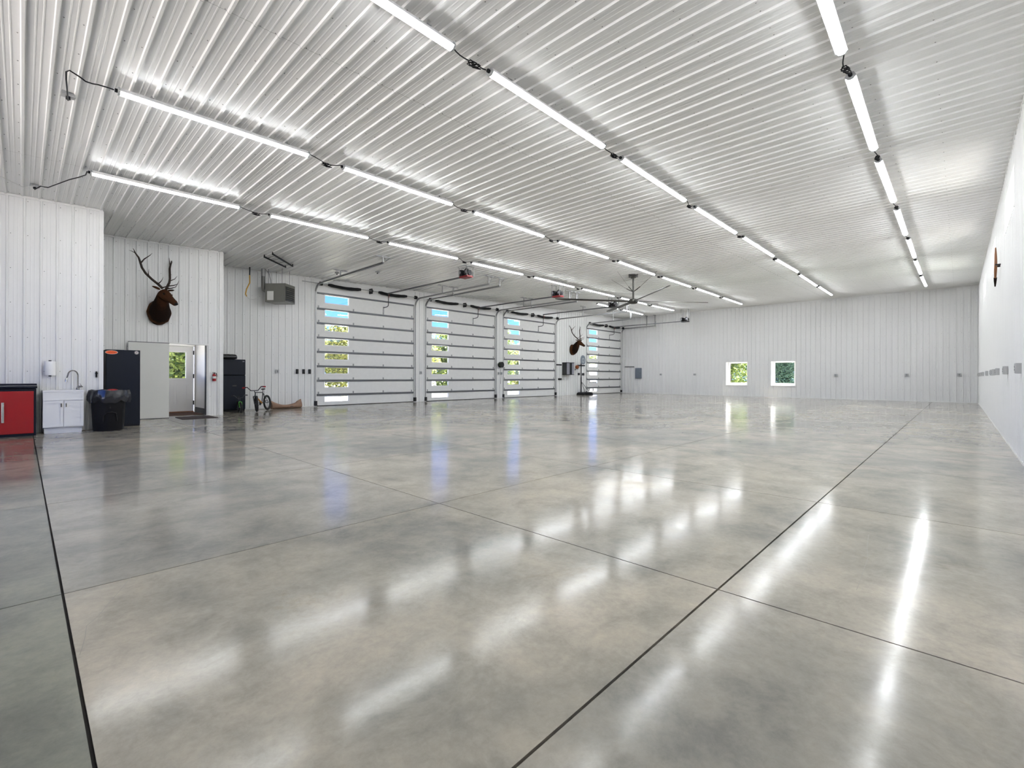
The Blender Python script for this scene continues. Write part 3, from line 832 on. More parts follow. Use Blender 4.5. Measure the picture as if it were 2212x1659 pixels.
# ------------------------------------------------------------------ entry alcove, walk door, sliding door, mats
al = MB().box((OPB[1] + 0.16, YB + 0.15, 0), (OPB[1] + 0.20, YC, 2.5)).build('wall_alcove_right', 'whitepaint'); tag(al, 'white side wall inside the entry alcove', None, None, 'structure')
al = MB().box((OPB[0] - 0.10, YB + 0.15, 0), (OPB[0] - 0.05, YC, 2.5)).build('wall_alcove_left', 'whitepaint'); tag(al, 'hidden white side wall of the entry alcove', None, None, 'structure')
al = MB().box((OPB[0] - 0.10, YB + 0.15, 2.42), (OPB[1] + 0.20, YC, 2.5)).build('ceiling_alcove', 'whitepaint'); tag(al, 'white ceiling of the entry alcove', None, None, 'structure')
bb = MB().box((OPB[1] + 0.145, YB + 0.16, 0.001), (OPB[1] + 0.159, YC - 0.02, 0.15)).build('baseboard_alcove', 'darktrim'); tag(bb, 'dark baseboard inside the entry alcove', None, None, 'structure')
mb = MB().box((OPB[0], YB - 0.028, 1.99), (OPB[1] + 0.03, YB + 0.16, 2.03)).box((OPB[1] - 0.012, YB - 0.028, 0), (OPB[1] + 0.012, YB + 0.16, 1.99))
o = mb.build('trim_12', 'trim'); tag(o, 'white casing around the entry alcove opening', None, None, 'structure')
o = MB().box((OPB[1] - 0.030, YB - 0.026, 0.02), (OPB[1] - 0.013, YB + 0.10, 1.98)).build('trim_13', 'darktrim'); tag(o, 'dark rubber strip on the opening jamb', None, None, 'structure')
dl = thing('fill_lamp', 'added round ceiling lamp, out of view, brightening the entry alcove', 'lamp', (3.25, 16.45, 2.415))  # lamp added out of view to brighten the alcove
MB().lathe([(0.0, -0.002), (0.13, -0.002), (0.13, -0.025), (0.0, -0.025)], 24).build('base', 'whitepaint', dl)
MB().lathe([(0.115, -0.026), (0.10, -0.055), (0.05, -0.075), (0.0, -0.08)], 24).build('shade', emit_mat('fill_lamp_glow', (1.0, 0.97, 0.92), 26.0), dl, True)
wd = thing('door_5', 'white half-glass entry door in the alcove', None, ((WDX0 + WDX1) / 2, YC + 0.02, 0), 0, None, 'structure')
hw = (WDX1 - WDX0) / 2 - 0.005; g0, g1, gx0, gx1 = 1.02, 1.88, -hw + 0.15, hw - 0.17
leaf = MB().box((-hw, 0, 0.03), (gx0, 0.045, WDT - 0.02)).box((gx1, 0, 0.03), (hw, 0.045, WDT - 0.02)).box((gx0, 0, 0.03), (gx1, 0.045, g0)).box((gx0, 0, g1), (gx1, 0.045, WDT - 0.02)).build('leaf', 'whitepaint', wd)
f = 0.03
MB().box((gx0 - 0.01, -0.012, g0 - 0.01), (gx0 + f, 0.05, g1 + 0.01)).box((gx1 - f, -0.012, g0 - 0.01), (gx1 + 0.01, 0.05, g1 + 0.01)).box((gx0 + f, -0.012, g0 - 0.01), (gx1 - f, 0.05, g0 + f)).box((gx0 + f, -0.012, g1 - f), (gx1 - f, 0.05, g1 + 0.01)).build('glazing_frame', 'winframe', leaf)
MB().box((gx0 + f, 0.02, g0 + f), (gx1 - f, 0.026, g1 - f)).build('pane', 'glass', leaf)
for px0, px1 in ((gx0 - 0.02, -0.04), (0.02, gx1 + 0.02)):
    mb = MB()
    for q in (((px0, -0.010, 0.25), (px0 + 0.025, -0.001, 0.86)), ((px1 - 0.025, -0.010, 0.25), (px1, -0.001, 0.86)), ((px0 + 0.025, -0.010, 0.25), (px1 - 0.025, -0.001, 0.275)), ((px0 + 0.025, -0.010, 0.835), (px1 - 0.025, -0.001, 0.86))): mb.box(*q)
    mb.box((px0 + 0.06, -0.006, 0.31), (px1 - 0.06, -0.001, 0.80)).build('moulding', 'whitepaint', leaf)
for z in (0.22, 1.05, 1.78): MB().box((hw - 0.012, -0.016, z), (hw + 0.016, -0.001, z + 0.13)).build('hinge', 'darktrim', wd)
MB().box((-hw - 0.03, -0.03, 0), (-hw - 0.002, 0.05, WDT + 0.02)).box((hw + 0.018, -0.03, 0), (hw + 0.035, 0.05, WDT + 0.02)).box((-hw - 0.03, -0.03, WDT - 0.015), (hw + 0.035, 0.05, WDT + 0.02)).build('door_frame', 'trim', wd)
MB().box((-hw, -0.05, 0.001), (hw, 0.10, 0.025)).build('threshold', 'bow', wd)
sd = thing('sliding_door', 'tall flat off-white sliding door panel half across the entry opening', 'door', (2.285, 15.25, 0))
MB().box((-0.425, -0.022, 0.012), (0.425, 0.022, 1.985)).build('panel', mat('off_white_panel', (0.70, 0.70, 0.68), 0.5, var=0.02), sd, bevel=0.003)
MB().box((-0.427, -0.024, 1.985), (0.427, 0.024, 2.003)).build('top_edge', 'strut', sd)
MB().box((-0.425, -0.02, 0.001), (0.425, 0.02, 0.011)).build('bottom_edge', 'darktrim', sd)
o = MB().box((0, 0, 0.0005), (0.80, 0.88, 0.011)).build('door_mat', 'matdark', bevel=0.003); o.location = (2.86, 14.44, 0); tag(o, 'dark thin door mat on concrete before the entry opening', 'mat')
o = MB().box((0, 0, 0.0005), (0.90, 1.1, 0.010)).build('door_mat', 'matbrown', bevel=0.003); o.location = (2.78, 15.95, 0); tag(o, 'brown coir mat inside the entry alcove', 'mat')

# ------------------------------------------------------------------ sink corner
def frame_door(name, x0, x1, z0, z1, y, m, parent, rail=0.045):
    mb = MB().box((x0, y, z0), (x0 + rail, y + 0.02, z1)).box((x1 - rail, y, z0), (x1, y + 0.02, z1)).box((x0 + rail, y, z0), (x1 - rail, y + 0.02, z0 + rail)).box((x0 + rail, y, z1 - rail), (x1 - rail, y + 0.02, z1)).box((x0 + rail, y + 0.008, z0 + rail), (x1 - rail, y + 0.018, z1 - rail))
    return mb.build(name, m, parent)
sk = thing('sink_cabinet', 'small white sink cabinet with gooseneck faucet under paper towel roll', 'cabinet', (0.565, 12.87, 0))
MB().box((-0.29, -0.19, 0.115), (0.29, 0.20, 0.80)).build('body', 'whitepaint', sk)
MB().box((-0.27, -0.145, 0.0), (0.265, 0.18, 0.114)).build('toe_kick', 'whitepaint', sk)
frame_door('drawer_front', -0.288, 0.288, 0.645, 0.805, -0.213, 'whitepaint', sk, 0.03)
for x0, x1, hx in ((-0.288, -0.003, -0.035), (0.003, 0.288, 0.035)):
    d = frame_door('door', x0, x1, 0.13, 0.635, -0.213, 'whitepaint', sk)
    MB().cyl((hx, -0.225, 0.575), (hx, -0.214, 0.575), 0.008, 8).box((hx - 0.007, -0.237, 0.515), (hx + 0.007, -0.225, 0.585)).build('pull', 'pewter', d)
tub = MB().box((-0.295, -0.22, 0.806), (0.295, -0.19, 0.84)).box((-0.295, 0.14, 0.806), (0.295, 0.205, 0.84)).box((-0.295, -0.19, 0.806), (-0.265, 0.14, 0.84)).box((0.265, -0.19, 0.806), (0.295, 0.14, 0.84)).box((-0.265, -0.19, 0.801), (0.265, 0.14, 0.808))
tub.build('sink_top', 'whitepaint', sk, bevel=0.004)
fx, fy = 0.225, 0.165
pts = [(fx, fy, 0.842), (fx, fy, 1.13)]
for k in range(1, 11):
    t = math.pi * k / 10 * 0.97
    pts.append((fx - 0.075 + 0.075 * math.cos(t), fy - 0.02 * k / 10, 1.13 + 0.10 * math.sin(t)))
pts.append((fx - 0.165, fy - 0.02, 1.075))
fa = MB().lathe([(0.028, 0.0), (0.028, 0.02), (0.018, 0.04), (0.016, 0.06)], 16, (fx, fy, 0.841)).tube(pts, 0.0115, 10).build('faucet', 'pewter', sk, True)
MB().tube([(fx - 0.163, fy - 0.02, 1.08), (fx - 0.172, fy - 0.02, 1.05), (fx - 0.178, fy - 0.02, 1.00)], [0.014, 0.021, 0.024], 12).build('spray_head', 'chrome', fa, True)
MB().tube([(fx + 0.01, fy, 0.90), (fx + 0.05, fy - 0.02, 0.905), (fx + 0.075, fy - 0.03, 0.90)], [0.02, 0.017, 0.006], 10).tube([(fx + 0.055, fy - 0.02, 0.91), (fx + 0.03, fy - 0.02, 0.965)], [0.008, 0.004], 8).build('lever', 'pewter', fa, True)

rc = thing('tool_cabinet', 'glossy red cabinet with black frame and thick black worktop', 'cabinet', (-0.30, 12.82, 0))
MB().box((-0.48, -0.26, 0.0), (0.487, 0.26, 0.88)).build('body', 'navy', rc, bevel=0.004)
MB().box((-0.52, -0.295, 0.888), (0.50, 0.27, 0.93)).box((-0.515, -0.29, 0.938), (0.495, 0.27, 0.972)).build('worktop', 'navy', rc, bevel=0.004)
MB().box((-0.518, -0.297, 0.930), (0.498, 0.268, 0.938)).build('steel_edge', 'chrome', rc)
d = MB().box((-0.43, -0.285, 0.05), (0.454, -0.262, 0.835)).build('door', 'red', rc, bevel=0.004)
MB().box((0.045, -0.325, 0.265), (0.078, -0.312, 0.635)).box((0.05, -0.312, 0.29), (0.073, -0.286, 0.31)).box((0.05, -0.312, 0.59), (0.073, -0.286, 0.61)).build('handle', 'chrome', d, bevel=0.003)

tw = thing('paper_towel_holder', 'white paper towel roll on wall bracket above sink', 'paper towel', (0.385, 13.02, 1.13))
MB().lathe([(0.02, 0.0), (0.078, 0.0), (0.082, 0.006), (0.082, 0.272), (0.078, 0.278), (0.02, 0.278)], 28).build('roll', 'paper', tw, True)
MB().box((-0.02, 0.082, -0.02), (0.02, 0.096, 0.30)).box((-0.02, -0.01, -0.022), (0.02, 0.09, -0.010)).box((-0.02, -0.01, 0.288), (0.02, 0.09, 0.298)).cyl((0, 0, -0.02), (0, 0, 0.29), 0.012, 10).build('bracket', 'blackmetal', tw)
o = thing('bottle_opener', 'small black wall opener left of the tall dark cabinet', 'opener', (1.08, YA - 0.02, 1.09))
MB().box((-0.014, -0.010, 0.0), (0.014, 0.016, 0.125)).build('plate', 'black', o, bevel=0.003)
MB().torus((0, -0.016, 0.085), 0.018, 0.005, (0, 1, 0.3), 16, 6).build('hook', 'blackmetal', o, True)

tc = thing('trash_can', 'black plastic trash can with bag beside the white sink cabinet', 'trash can', (1.24, 12.73, 0))
MB().lathe([(0.0, 0.01), (0.235, 0.0), (0.245, 0.02), (0.275, 0.60), (0.283, 0.62), (0.283, 0.74), (0.295, 0.76), (0.30, 0.80), (0.285, 0.80), (0.275, 0.75), (0.24, 0.06), (0.0, 0.05)], 36).build('can', 'black', tc, True)
mb = MB(); nb = 64; prof = [(0.255, 0.70), (0.275, 0.80), (0.292, 0.835), (0.315, 0.83), (0.325, 0.77), (0.332, 0.70), (0.328, 0.63), (0.312, 0.585)]
for j, (r, z) in enumerate(prof):
    for k in range(nb):
        t = 2 * math.pi * k / nb
        w = 0.012 * math.sin(9 * t + j) + 0.008 * math.sin(17 * t + 2 * j) + (0.05 * math.exp(-((t - 5.9) % (2 * math.pi)) ** 2 * 6) if j > 2 else 0)
        zz = z + (0.02 * math.sin(5 * t) + 0.012 * math.sin(11 * t) if j == len(prof) - 1 else 0.008 * math.sin(7 * t + j))
        mb.v.append(((r + w * (j / 7)) * math.cos(t), (r + w * (j / 7)) * math.sin(t), zz))
for j in range(len(prof) - 1):
    for k in range(nb):
        a = j * nb + k; b = j * nb + (k + 1) % nb; mb.f.append((a, b, b + nb, a + nb))
mb.build('bag', 'bag', tc, True)
MB().lathe([(0.0, 0.78), (0.12, 0.80), (0.2, 0.79), (0.25, 0.74)], 20).build('bag_fill', 'bag', tc, True)
MB().sphere((0.06, -0.02, 0.82), 0.07, 12, 8, (1.4, 1, 0.5)).build('red_wrapper', 'red', tc, True)
for side in (-0.9,):
    MB().tube([(-0.11, -0.262, 0.20), (-0.10, -0.268, 0.33), (-0.05, -0.275, 0.38), (0.03, -0.275, 0.385), (0.09, -0.266, 0.36), (0.11, -0.256, 0.20)], 0.010, 8).build('grip_arch', 'black', tc, True)

tk = thing('tall_cabinet', 'tall dark navy cabinet with orange oval sticker', 'cabinet', (1.556, 13.72, 0))
MB().box((-0.294, -0.28, 0.0), (0.294, 0.28, 1.70)).build('body', 'navy', tk, bevel=0.004)
dr = MB().box((-0.29, -0.303, 0.03), (0.294, -0.282, 1.698)).build('door', 'navy', tk, bevel=0.003)
dr['label'] = 'smooth dark navy door'
def oval(rx, rz, cx, cz, y0, y1, n=32):
    return MB().prism([(cx + rx * math.cos(2 * math.pi * k / n), cz + rz * math.sin(2 * math.pi * k / n)) for k in range(n)], 'y', y0, y1)
st = oval(0.107, 0.042, -0.202, 1.638, -0.306, -0.3035).build('oval_sticker', 'palesticker', dr)
st = oval(0.100, 0.036, -0.202, 1.638, -0.3075, -0.306).build('sticker_face', 'orange', dr)
mk = MB()
for ox in (-0.245, -0.20, -0.16):
    mk.tube([(ox - 0.018, -0.3078, 1.648), (ox, -0.3078, 1.628), (ox + 0.018, -0.3078, 1.648)], 0.003, 4)
mk.build('sticker_mark', 'redmatte', dr)
oval(0.038, 0.038, 0.229, 1.645, -0.306, -0.3035).build('round_sticker', 'palesticker', dr)
MB().torus((0.229, -0.3065, 1.645), 0.030, 0.003, (0, 1, 0), 24, 4).tube([(0.215, -0.3068, 1.63), (0.243, -0.3068, 1.66)], 0.004, 4).tube([(0.22, -0.3068, 1.655), (0.235, -0.3068, 1.64)], 0.003, 4).build('round_sticker_mark', 'navy', dr)

fe = thing('fire_extinguisher', 'small red fire extinguisher on the wall right of the entry opening', 'extinguisher', (3.772, 15.30, 0.975))
MB().lathe([(0.0, 0.0), (0.044, 0.004), (0.047, 0.02), (0.047, 0.165), (0.040, 0.19), (0.018, 0.205), (0.016, 0.215)], 20).build('cylinder', 'red', fe, True)
MB().lathe([(0.0475, 0.075), (0.0480, 0.078), (0.0480, 0.135), (0.0475, 0.138)], 20).build('label_band', 'label', fe, True)
MB().cyl((0, 0, 0.214), (0, 0, 0.235), 0.014, 10).box((-0.045, -0.008, 0.235), (0.02, 0.008, 0.243)).box((-0.045, -0.008, 0.250), (0.02, 0.008, 0.257)).build('valve', 'black', fe)
MB().tube([(0.012, 0, 0.23), (0.045, -0.01, 0.225), (0.060, -0.01, 0.18), (0.062, -0.01, 0.13)], 0.008, 8).build('hose', 'black', fe, True)
MB().box((-0.02, 0.045, 0.02), (0.02, 0.066, 0.22)).build('bracket', 'galv', fe)

fr = thing('refrigerator', 'black two-door refrigerator behind the end of the elk wall', 'refrigerator', (4.56, 16.78, 0))
MB().box((-0.36, -0.28, 0.03), (0.36, 0.34, 1.64)).build('body', 'black', fr, bevel=0.005)
for z0, z1, nm in ((1.155, 1.645, 'freezer_door'), (0.07, 1.14, 'fridge_door')):
    d = MB().box((-0.358, -0.345, z0), (0.358, -0.284, z1)).build(nm, 'navy', fr, bevel=0.012)
    if nm == 'freezer_door': MB().box((0.27, -0.3475, z1 - 0.075), (0.325, -0.3455, z1 - 0.05)).build('badge', 'silver', d)
    else: MB().box((-0.01, -0.3475, 0.80), (0.10, -0.3455, 0.83)).build('badge', 'darkgrey', d)
    MB().box((-0.35, -0.372, z0 + 0.1 if nm == 'freezer_door' else z1 - 0.5), (-0.325, -0.346, z1 - 0.1)).build('handle', 'black', d)
MB().box((-0.35, -0.30, 0.0), (0.35, 0.30, 0.03)).build('kick_plate', 'rubber', fr)
bx = thing('soft_case', 'crumpled black soft case lying on top of the refrigerator', 'case', (4.45, 16.72, 1.643))
mb = MB().sphere((0, 0, 0.085), 1.0, 20, 10, (0.27, 0.26, 0.085))
mb.v = [(math.copysign(abs(x / 0.27) ** 0.45, x) * 0.27 + 0.012 * math.sin(z * 60 + y * 20), math.copysign(abs(y / 0.26) ** 0.45, y) * 0.26, 0.085 + math.copysign(abs((z - 0.085) / 0.085) ** 0.5, z - 0.085) * 0.085) for x, y, z in mb.v]
mb.build('case_body', 'bag', bx, True)
MB().tube([(-0.1, -0.262, 0.12), (-0.02, -0.285, 0.15), (0.10, -0.275, 0.12), (0.2, -0.262, 0.14)], 0.012, 6).build('strap', 'darkgrey', bx, True)

# ------------------------------------------------------------------ bikes and canvas bundle
def bike(name, label, front, rear, r, fm, fork_m, grip_m, lean=0.05, accent=None, steer=0.0):
    f_, r_ = Vector((*front, 0)), Vector((*rear, 0)); d = f_ - r_; wb = d.length
    o = thing(name, label, 'bicycle', r_, math.atan2(d.y, d.x), 'children bikes by the refrigerator')
    o.rotation_euler = (lean, 0, math.atan2(d.y, d.x))
    s = r / 0.254
    def steer_(mb):
        ca, sa = math.cos(steer), math.sin(steer); ox = wb * 0.84
        mb.v = [(ox + (p[0] - ox) * ca - p[1] * sa, (p[0] - ox) * sa + p[1] * ca, p[2]) for p in mb.v]
        return mb
    def wheel(nm, c):
        fix_ = steer_ if nm == 'front_wheel' else (lambda q: q)
        w = fix_(MB().torus(c, r - 0.030 * s, 0.030 * s, (0, 1, 0), 36, 10)).build(nm, 'rubber', o, True)
        fix_(MB().torus(c, r - 0.065 * s, 0.012 * s, (0, 1, 0), 32, 6)).build('rim', 'blackmetal', w, True)
        mb = MB().cyl((c[0], -0.03, c[2]), (c[0], 0.03, c[2]), 0.014 * s, 10)
        for k in range(14):
            t = 2 * math.pi * k / 14
            mb.tube([(c[0], 0.012 * (-1) ** k, c[2]), (c[0] + (r - 0.05 * s) * math.cos(t), 0, c[2] + (r - 0.05 * s) * math.sin(t))], 0.0018, 3, False)
        fix_(mb).build('spokes', 'strut', w)
    wheel('rear_wheel', (0, 0, r + 0.001)); wheel('front_wheel', (wb, 0, r + 0.001))
    bb = (wb * 0.40, 0, r * 1.02); st = (wb * 0.27, 0, r * 2.35); hd = (wb * 0.80, 0, r * 2.45); hb = (wb * 0.84, 0, r * 2.0)
    MB().tube([st, hd], 0.015 * s, 8).tube([bb, st], 0.014 * s, 8).tube([hd, hb], 0.019 * s, 10).tube([(0, 0.05 * s, r), bb], 0.009 * s, 6).tube([(0, -0.05 * s, r), bb], 0.009 * s, 6).tube([(0, 0.05 * s, r), st], 0.008 * s, 6).tube([(0, -0.05 * s, r), st], 0.008 * s, 6).build('frame', fm, o, True)
    dt = MB().tube([bb, hb], 0.022 * s, 8)
    if accent: dt.tube([(wb * 0.1, -0.055 * s, r * 0.95), (wb * 0.45, -0.055 * s, r * 1.15)], 0.022 * s, 8, flat=0.4)
    dt.build('down_tube', accent or fm, o, True)
    mb = MB().tube([(hb[0], 0, hb[2]), (wb * 0.86, 0, r * 1.95)], 0.018 * s, 8)
    for sy in (-1, 1): mb.tube([(wb * 0.86, 0, r * 2.02), (wb * 0.87, sy * 0.055 * s, r * 1.92), (wb, sy * 0.055 * s, r)], [0.016 * s, 0.017 * s, 0.010 * s], 8)
    steer_(mb).build('fork', fork_m, o, True)
    hz = r * 3.1
    h = MB().tube([hd, (wb * 0.78, 0, r * 2.6)], 0.013 * s, 8).tube([(wb * 0.74, -0.30 * s, hz), (wb * 0.78, -0.2 * s, hz + 0.01), (wb * 0.79, -0.1 * s, r * 2.68), (wb * 0.79, 0.1 * s, r * 2.68), (wb * 0.78, 0.2 * s, hz + 0.01), (wb * 0.74, 0.30 * s, hz)], 0.015 * s, 8); steer_(h); h = h.build('handlebar', 'bikeblack', o, True)
    for sy in (-1, 1): steer_(MB().tube([(wb * 0.755, sy * 0.22 * s, hz + 0.008), (wb * 0.738, sy * 0.33 * s, hz - 0.004)], 0.020 * s, 8)).build('grip', grip_m, h, True)
    MB().tube([st, (st[0] - 0.02 * s, 0, r * 2.75)], 0.012 * s, 8).build('seat_post', 'strut', o)
    MB().sphere((st[0] - 0.04 * s, 0, r * 2.80), 1, 14, 8, (0.12 * s, 0.055 * s, 0.022 * s)).build('saddle', 'rubber', o, True)
    MB().cyl((bb[0], -0.05 * s, bb[2]), (bb[0], -0.056 * s, bb[2]), 0.075 * s, 18).tube([(bb[0] + 0.1 * s, -0.065 * s, bb[2] - 0.06 * s), (bb[0] - 0.1 * s, 0.065 * s, bb[2] + 0.06 * s)], 0.009 * s, 6).obox((bb[0] + 0.1 * s, -0.10 * s, bb[2] - 0.06 * s), (0.07 * s, 0.07 * s, 0.02 * s)).obox((bb[0] - 0.1 * s, 0.10 * s, bb[2] + 0.06 * s), (0.07 * s, 0.07 * s, 0.02 * s)).build('crank', 'bikeblack', o)
    return o
bike('bicycle', 'black BMX style bicycle with red grips and orange down tube', (4.98, 15.84), (5.62, 16.55), 0.25, 'bikeblack', 'bikeblack', 'red', 0.07, 'bikeorange', 0.55)
bike('bicycle', 'small bicycle with lime green fork in front of the refrigerator', (4.60, 15.76), (4.66, 16.22), 0.17, 'bikeblack', 'green', 'black', 0.06)
tb = thing('canvas_bundle', 'long low tan canvas bundle sagging in the middle against the wall', 'bundle', (6.38, 16.98, 0), 0.10)
mb = MB(); nx = 22; ring = 14
for i in range(nx + 1):
    t = i / nx; x = -0.52 + 1.04 * t
    hgt = 0.155 + 0.135 * abs(2 * t - 1) ** 2.2 + (0.03 if t > 0.85 else 0)
    wid = 0.17 * (1 - 0.55 * abs(2 * t - 1) ** 3)
    for k in range(ring):
        a = 2 * math.pi * k / ring
        yy = wid * math.cos(a); zz = hgt / 2 + hgt / 2 * math.sin(a)
        if math.sin(a) > 0: zz -= 0.05 * (1 - abs(math.cos(a))) * (1 - abs(2 * t - 1))
        mb.v.append((x + 0.02 * math.sin(a * 2), yy + 0.01 * math.sin(9 * t), max(0.001, zz)))
for i in range(nx):
    for k in range(ring):
        a = i * ring + k; b = i * ring + (k + 1) % ring; mb.f.append((a, b, b + ring, a + ring))
mb.f.append(tuple(range(ring))); mb.f.append(tuple(nx * ring + k for k in reversed(range(ring))))
mb.build('canvas_wrap', 'tan', tb, True)
MB().tube([(0.05, -0.172, 0.07), (0.10, -0.185, 0.075), (0.15, -0.170, 0.07)], 0.012, 6).build('carry_loop', 'darkgrey', tb, True)

# ------------------------------------------------------------------ elk mounts
def elk(label, base, turn, drop=0.62, s=1.0):
    """base: point on the wall at the cape's lower centre; mount looks along -Y, head turned by angle turn about Z"""
    o = thing('elk_mount', label, 'animal mount', base, 0, 'mounted elk heads')
    o.scale = (s, s, s)
    hc = Vector((0.02, -0.50, 0.80))                       # poll of the head
    fwd = Vector((math.sin(turn), -math.cos(turn), -drop)).normalized()
    side = Vector((0, 0, 1)).cross(fwd).normalized(); upv = fwd.cross(side).normalized()
    def head(f_, l_, u_): return hc + fwd * f_ + side * l_ + upv * u_
    # neck and cape: rings from the wall to the poll, then the face
    rings = [(Vector((0, 0.0, 0.33)), 0.255, 0.32), (Vector((0, -0.07, 0.33)), 0.27, 0.33), (Vector((0, -0.16, 0.37)), 0.25, 0.30), (Vector((0.0, -0.24, 0.45)), 0.205, 0.25),
             (Vector((0.005, -0.31, 0.55)), 0.168, 0.205), (Vector((0.012, -0.38, 0.65)), 0.142, 0.175), (Vector((0.018, -0.44, 0.74)), 0.125, 0.15)]
    dirs = [Vector((0, -1, 0)), Vector((0, -1, 0.1)), Vector((0, -1, 0.5)), Vector((0, -1, 0.95)), Vector((0, -1, 1.3)), Vector((0.05, -1, 1.2)), Vector((0.3 * math.sin(turn), -1, 0.55))]
    face = [(-0.02, 0.115, 0.135, -0.015), (0.06, 0.122, 0.135, -0.015), (0.14, 0.112, 0.125, -0.02), (0.23, 0.086, 0.102, -0.03), (0.33, 0.068, 0.082, -0.038), (0.42, 0.066, 0.076, -0.042), (0.475, 0.060, 0.066, -0.046), (0.50, 0.036, 0.040, -0.05)]
    mb = MB(); N = 24
    def ring(c, d, a, b, refl=None):
        d = d.normalized(); e = (side if refl else Vector((0, 0, 1)).cross(d)).normalized(); g = d.cross(e).normalized()
        for k in range(N):
            t = 2 * math.pi * k / N
            mb.v.append(tuple(c + e * a * math.cos(t) + g * b * math.sin(t)))
    for (c, a, b), d in zip(rings, dirs): ring(c, d, a, b)
    for k in range(2 * N):                                  # scalloped edge where the cape meets the board
        p = mb.v[k]; t = 2 * math.pi * (k % N) / N
        w_ = 1 + 0.07 * math.cos(8 * t)
        mb.v[k] = (p[0] * w_, p[1], 0.33 + (p[2] - 0.33) * w_)
    for f_, a, b, du in face: ring(head(f_, 0, du), fwd, a, b, True)
    # keep ring orientation consistent: side vs z x d share handedness
    tot = len(rings) + len(face)
    for i in range(tot - 1):
        for k in range(N): mb.f.append((i * N + k, i * N + (k + 1) % N, (i + 1) * N + (k + 1) % N, (i + 1) * N + k))
    mb.f.append(tuple(range(N))); mb.f.append(tuple((tot - 1) * N + k for k in range(N)))
    for sgn in (-1, 1):                                     # ears as swept leaves joined to the head mesh
        p = [head(-0.03, sgn * 0.095, 0.06), head(-0.05, sgn * 0.17, 0.085), head(-0.06, sgn * 0.25, 0.10), head(-0.07, sgn * 0.31, 0.105)]
        mb.tube(p, [0.032, 0.062, 0.055, 0.008], 10, flat=0.45)
    me = mb.build('head_and_cape', 'fur', o, True)
    sub = me.modifiers.new('smooth', 'SUBSURF'); sub.levels = 1; sub.render_levels = 1
    for sgn in (-1, 1):
        MB().sphere(tuple(head(0.135, sgn * 0.108, 0.035)), 0.024, 12, 8).build('eye', 'eye', o, True)
        MB().sphere(tuple(head(0.488, sgn * 0.034, -0.03)), 0.014, 8, 6).build('nostril', 'eye', o, True)
    MB().sphere(tuple(head(0.487, 0, -0.042)), 0.048, 12, 8, (1, 1, 0.8)).build('nose_pad', 'black', o, True)
    up2 = Vector((0, 0, 1)); f2 = Vector((math.sin(turn), -math.cos(turn), 0)); s2 = up2.cross(f2)
    b0 = head(-0.03, 0, 0.105)
    def A(f_, l_, u_): return b0 + f2 * f_ + s2 * l_ + up2 * u_
    for sgn in (-1, 1):
        q = lambda f_, l_, u_: A(f_, sgn * l_, u_)
        mb = MB().tube([q(0, .045, 0), q(-.05, .13, .10), q(-.12, .24, .21), q(-.20, .33, .34), q(-.26, .38, .48), q(-.29, .40, .62), q(-.30, .43, .72), q(-.33, .49, .82), q(-.36, .52, .93)], [.030, .030, .028, .027, .026, .025, .021, .015, .004], 10)
        for line, rr in (([q(.0, .06, .02), q(.12, .09, .03), q(.24, .10, .06), q(.31, .10, .15)], .018), ([q(-.05, .13, .10), q(.06, .19, .12), q(.16, .22, .16), q(.21, .22, .25)], .017),
                         ([q(-.16, .29, .27), q(-.08, .36, .33), q(-.03, .39, .42)], .014), ([q(-.28, .40, .58), q(-.22, .35, .70), q(-.15, .27, .80), q(-.12, .23, .87)], .019), ([q(-.33, .49, .82), q(-.35, .57, .85), q(-.37, .62, .86)], .010)):
            mb.tube(line, [rr * (1 - 0.85 * i / (len(line) - 1)) for i in range(len(line))], 8)
        mb.build('antler', 'antler', o, True)
    mbp = oval(0.25, 0.33, 0, 0.34, -0.012, 0.018); mbp.build('mount_board', 'furdark', o)
    return o
elk('elk head mount turned right, on the wall above the sliding door', (2.50, YB - 0.02, 2.46), 0.55)
elk('elk head mount in profile, between the third and farthest overhead doors', (23.50, YC - 0.02, 2.45), -0.05, 0.5)

# ------------------------------------------------------------------ unit heater with flue and gas line
ht = thing('unit_heater', 'grey hanging unit heater with louvres in the corner by the ceiling', 'heater', (6.05, 16.25, 3.60), math.radians(40))
W_, D_, HH = 0.62, 0.70, 0.62                # x: along louvre face, y: depth
MB().box((0, 0.035, 0), (W_, D_, HH)).build('casing', 'heater', ht, bevel=0.008)
MB().box((0.0, 0.0, 0.0), (0.03, 0.034, HH)).box((W_ - 0.03, 0.0, 0.0), (W_, 0.034, HH)).box((0.03, 0.0, 0.0), (W_ - 0.03, 0.034, 0.04)).box((0.03, 0.0, HH - 0.10), (W_ - 0.03, 0.034, HH)).build('louvre_frame', 'heater', ht)
MB().box((0.03, 0.030, 0.04), (W_ - 0.03, 0.034, HH - 0.10)).build('dark_back', 'black', ht)
for k in range(7):
    z = 0.065 + k * 0.068
    MB().obox((W_ / 2, 0.006, z), (W_ - 0.06, 0.050, 0.006), Matrix.Rotation(math.radians(-32), 3, 'X')).build('louvre', 'heater', ht)
MB().box((-0.003, 0.40, 0.06), (-0.0005, 0.62, 0.36)).build('label_plate', 'label', ht)
MB().box((-0.004, 0.08, 0.05), (-0.0005, 0.36, 0.54)).build('access_panel', 'heater', ht, bevel=0.002)
zt = zc(6) - 3.60 - 0.02
for x_, y_ in ((0.08, 0.15), (0.54, 0.15), (0.08, 0.62), (0.54, 0.62)): MB().cyl((x_, y_, HH), (x_, y_, zt), 0.006, 6).build('hanger_rod', 'strut', ht)
MB().tube([(0.12, 0.705, 0.40), (0.12, 0.78, 0.40), (0.12, 0.82, 0.43), (0.12, 0.83, 0.48), (0.12, 0.83, 0.88)], 0.062, 14).build('flue_pipe', 'duct', ht, True)
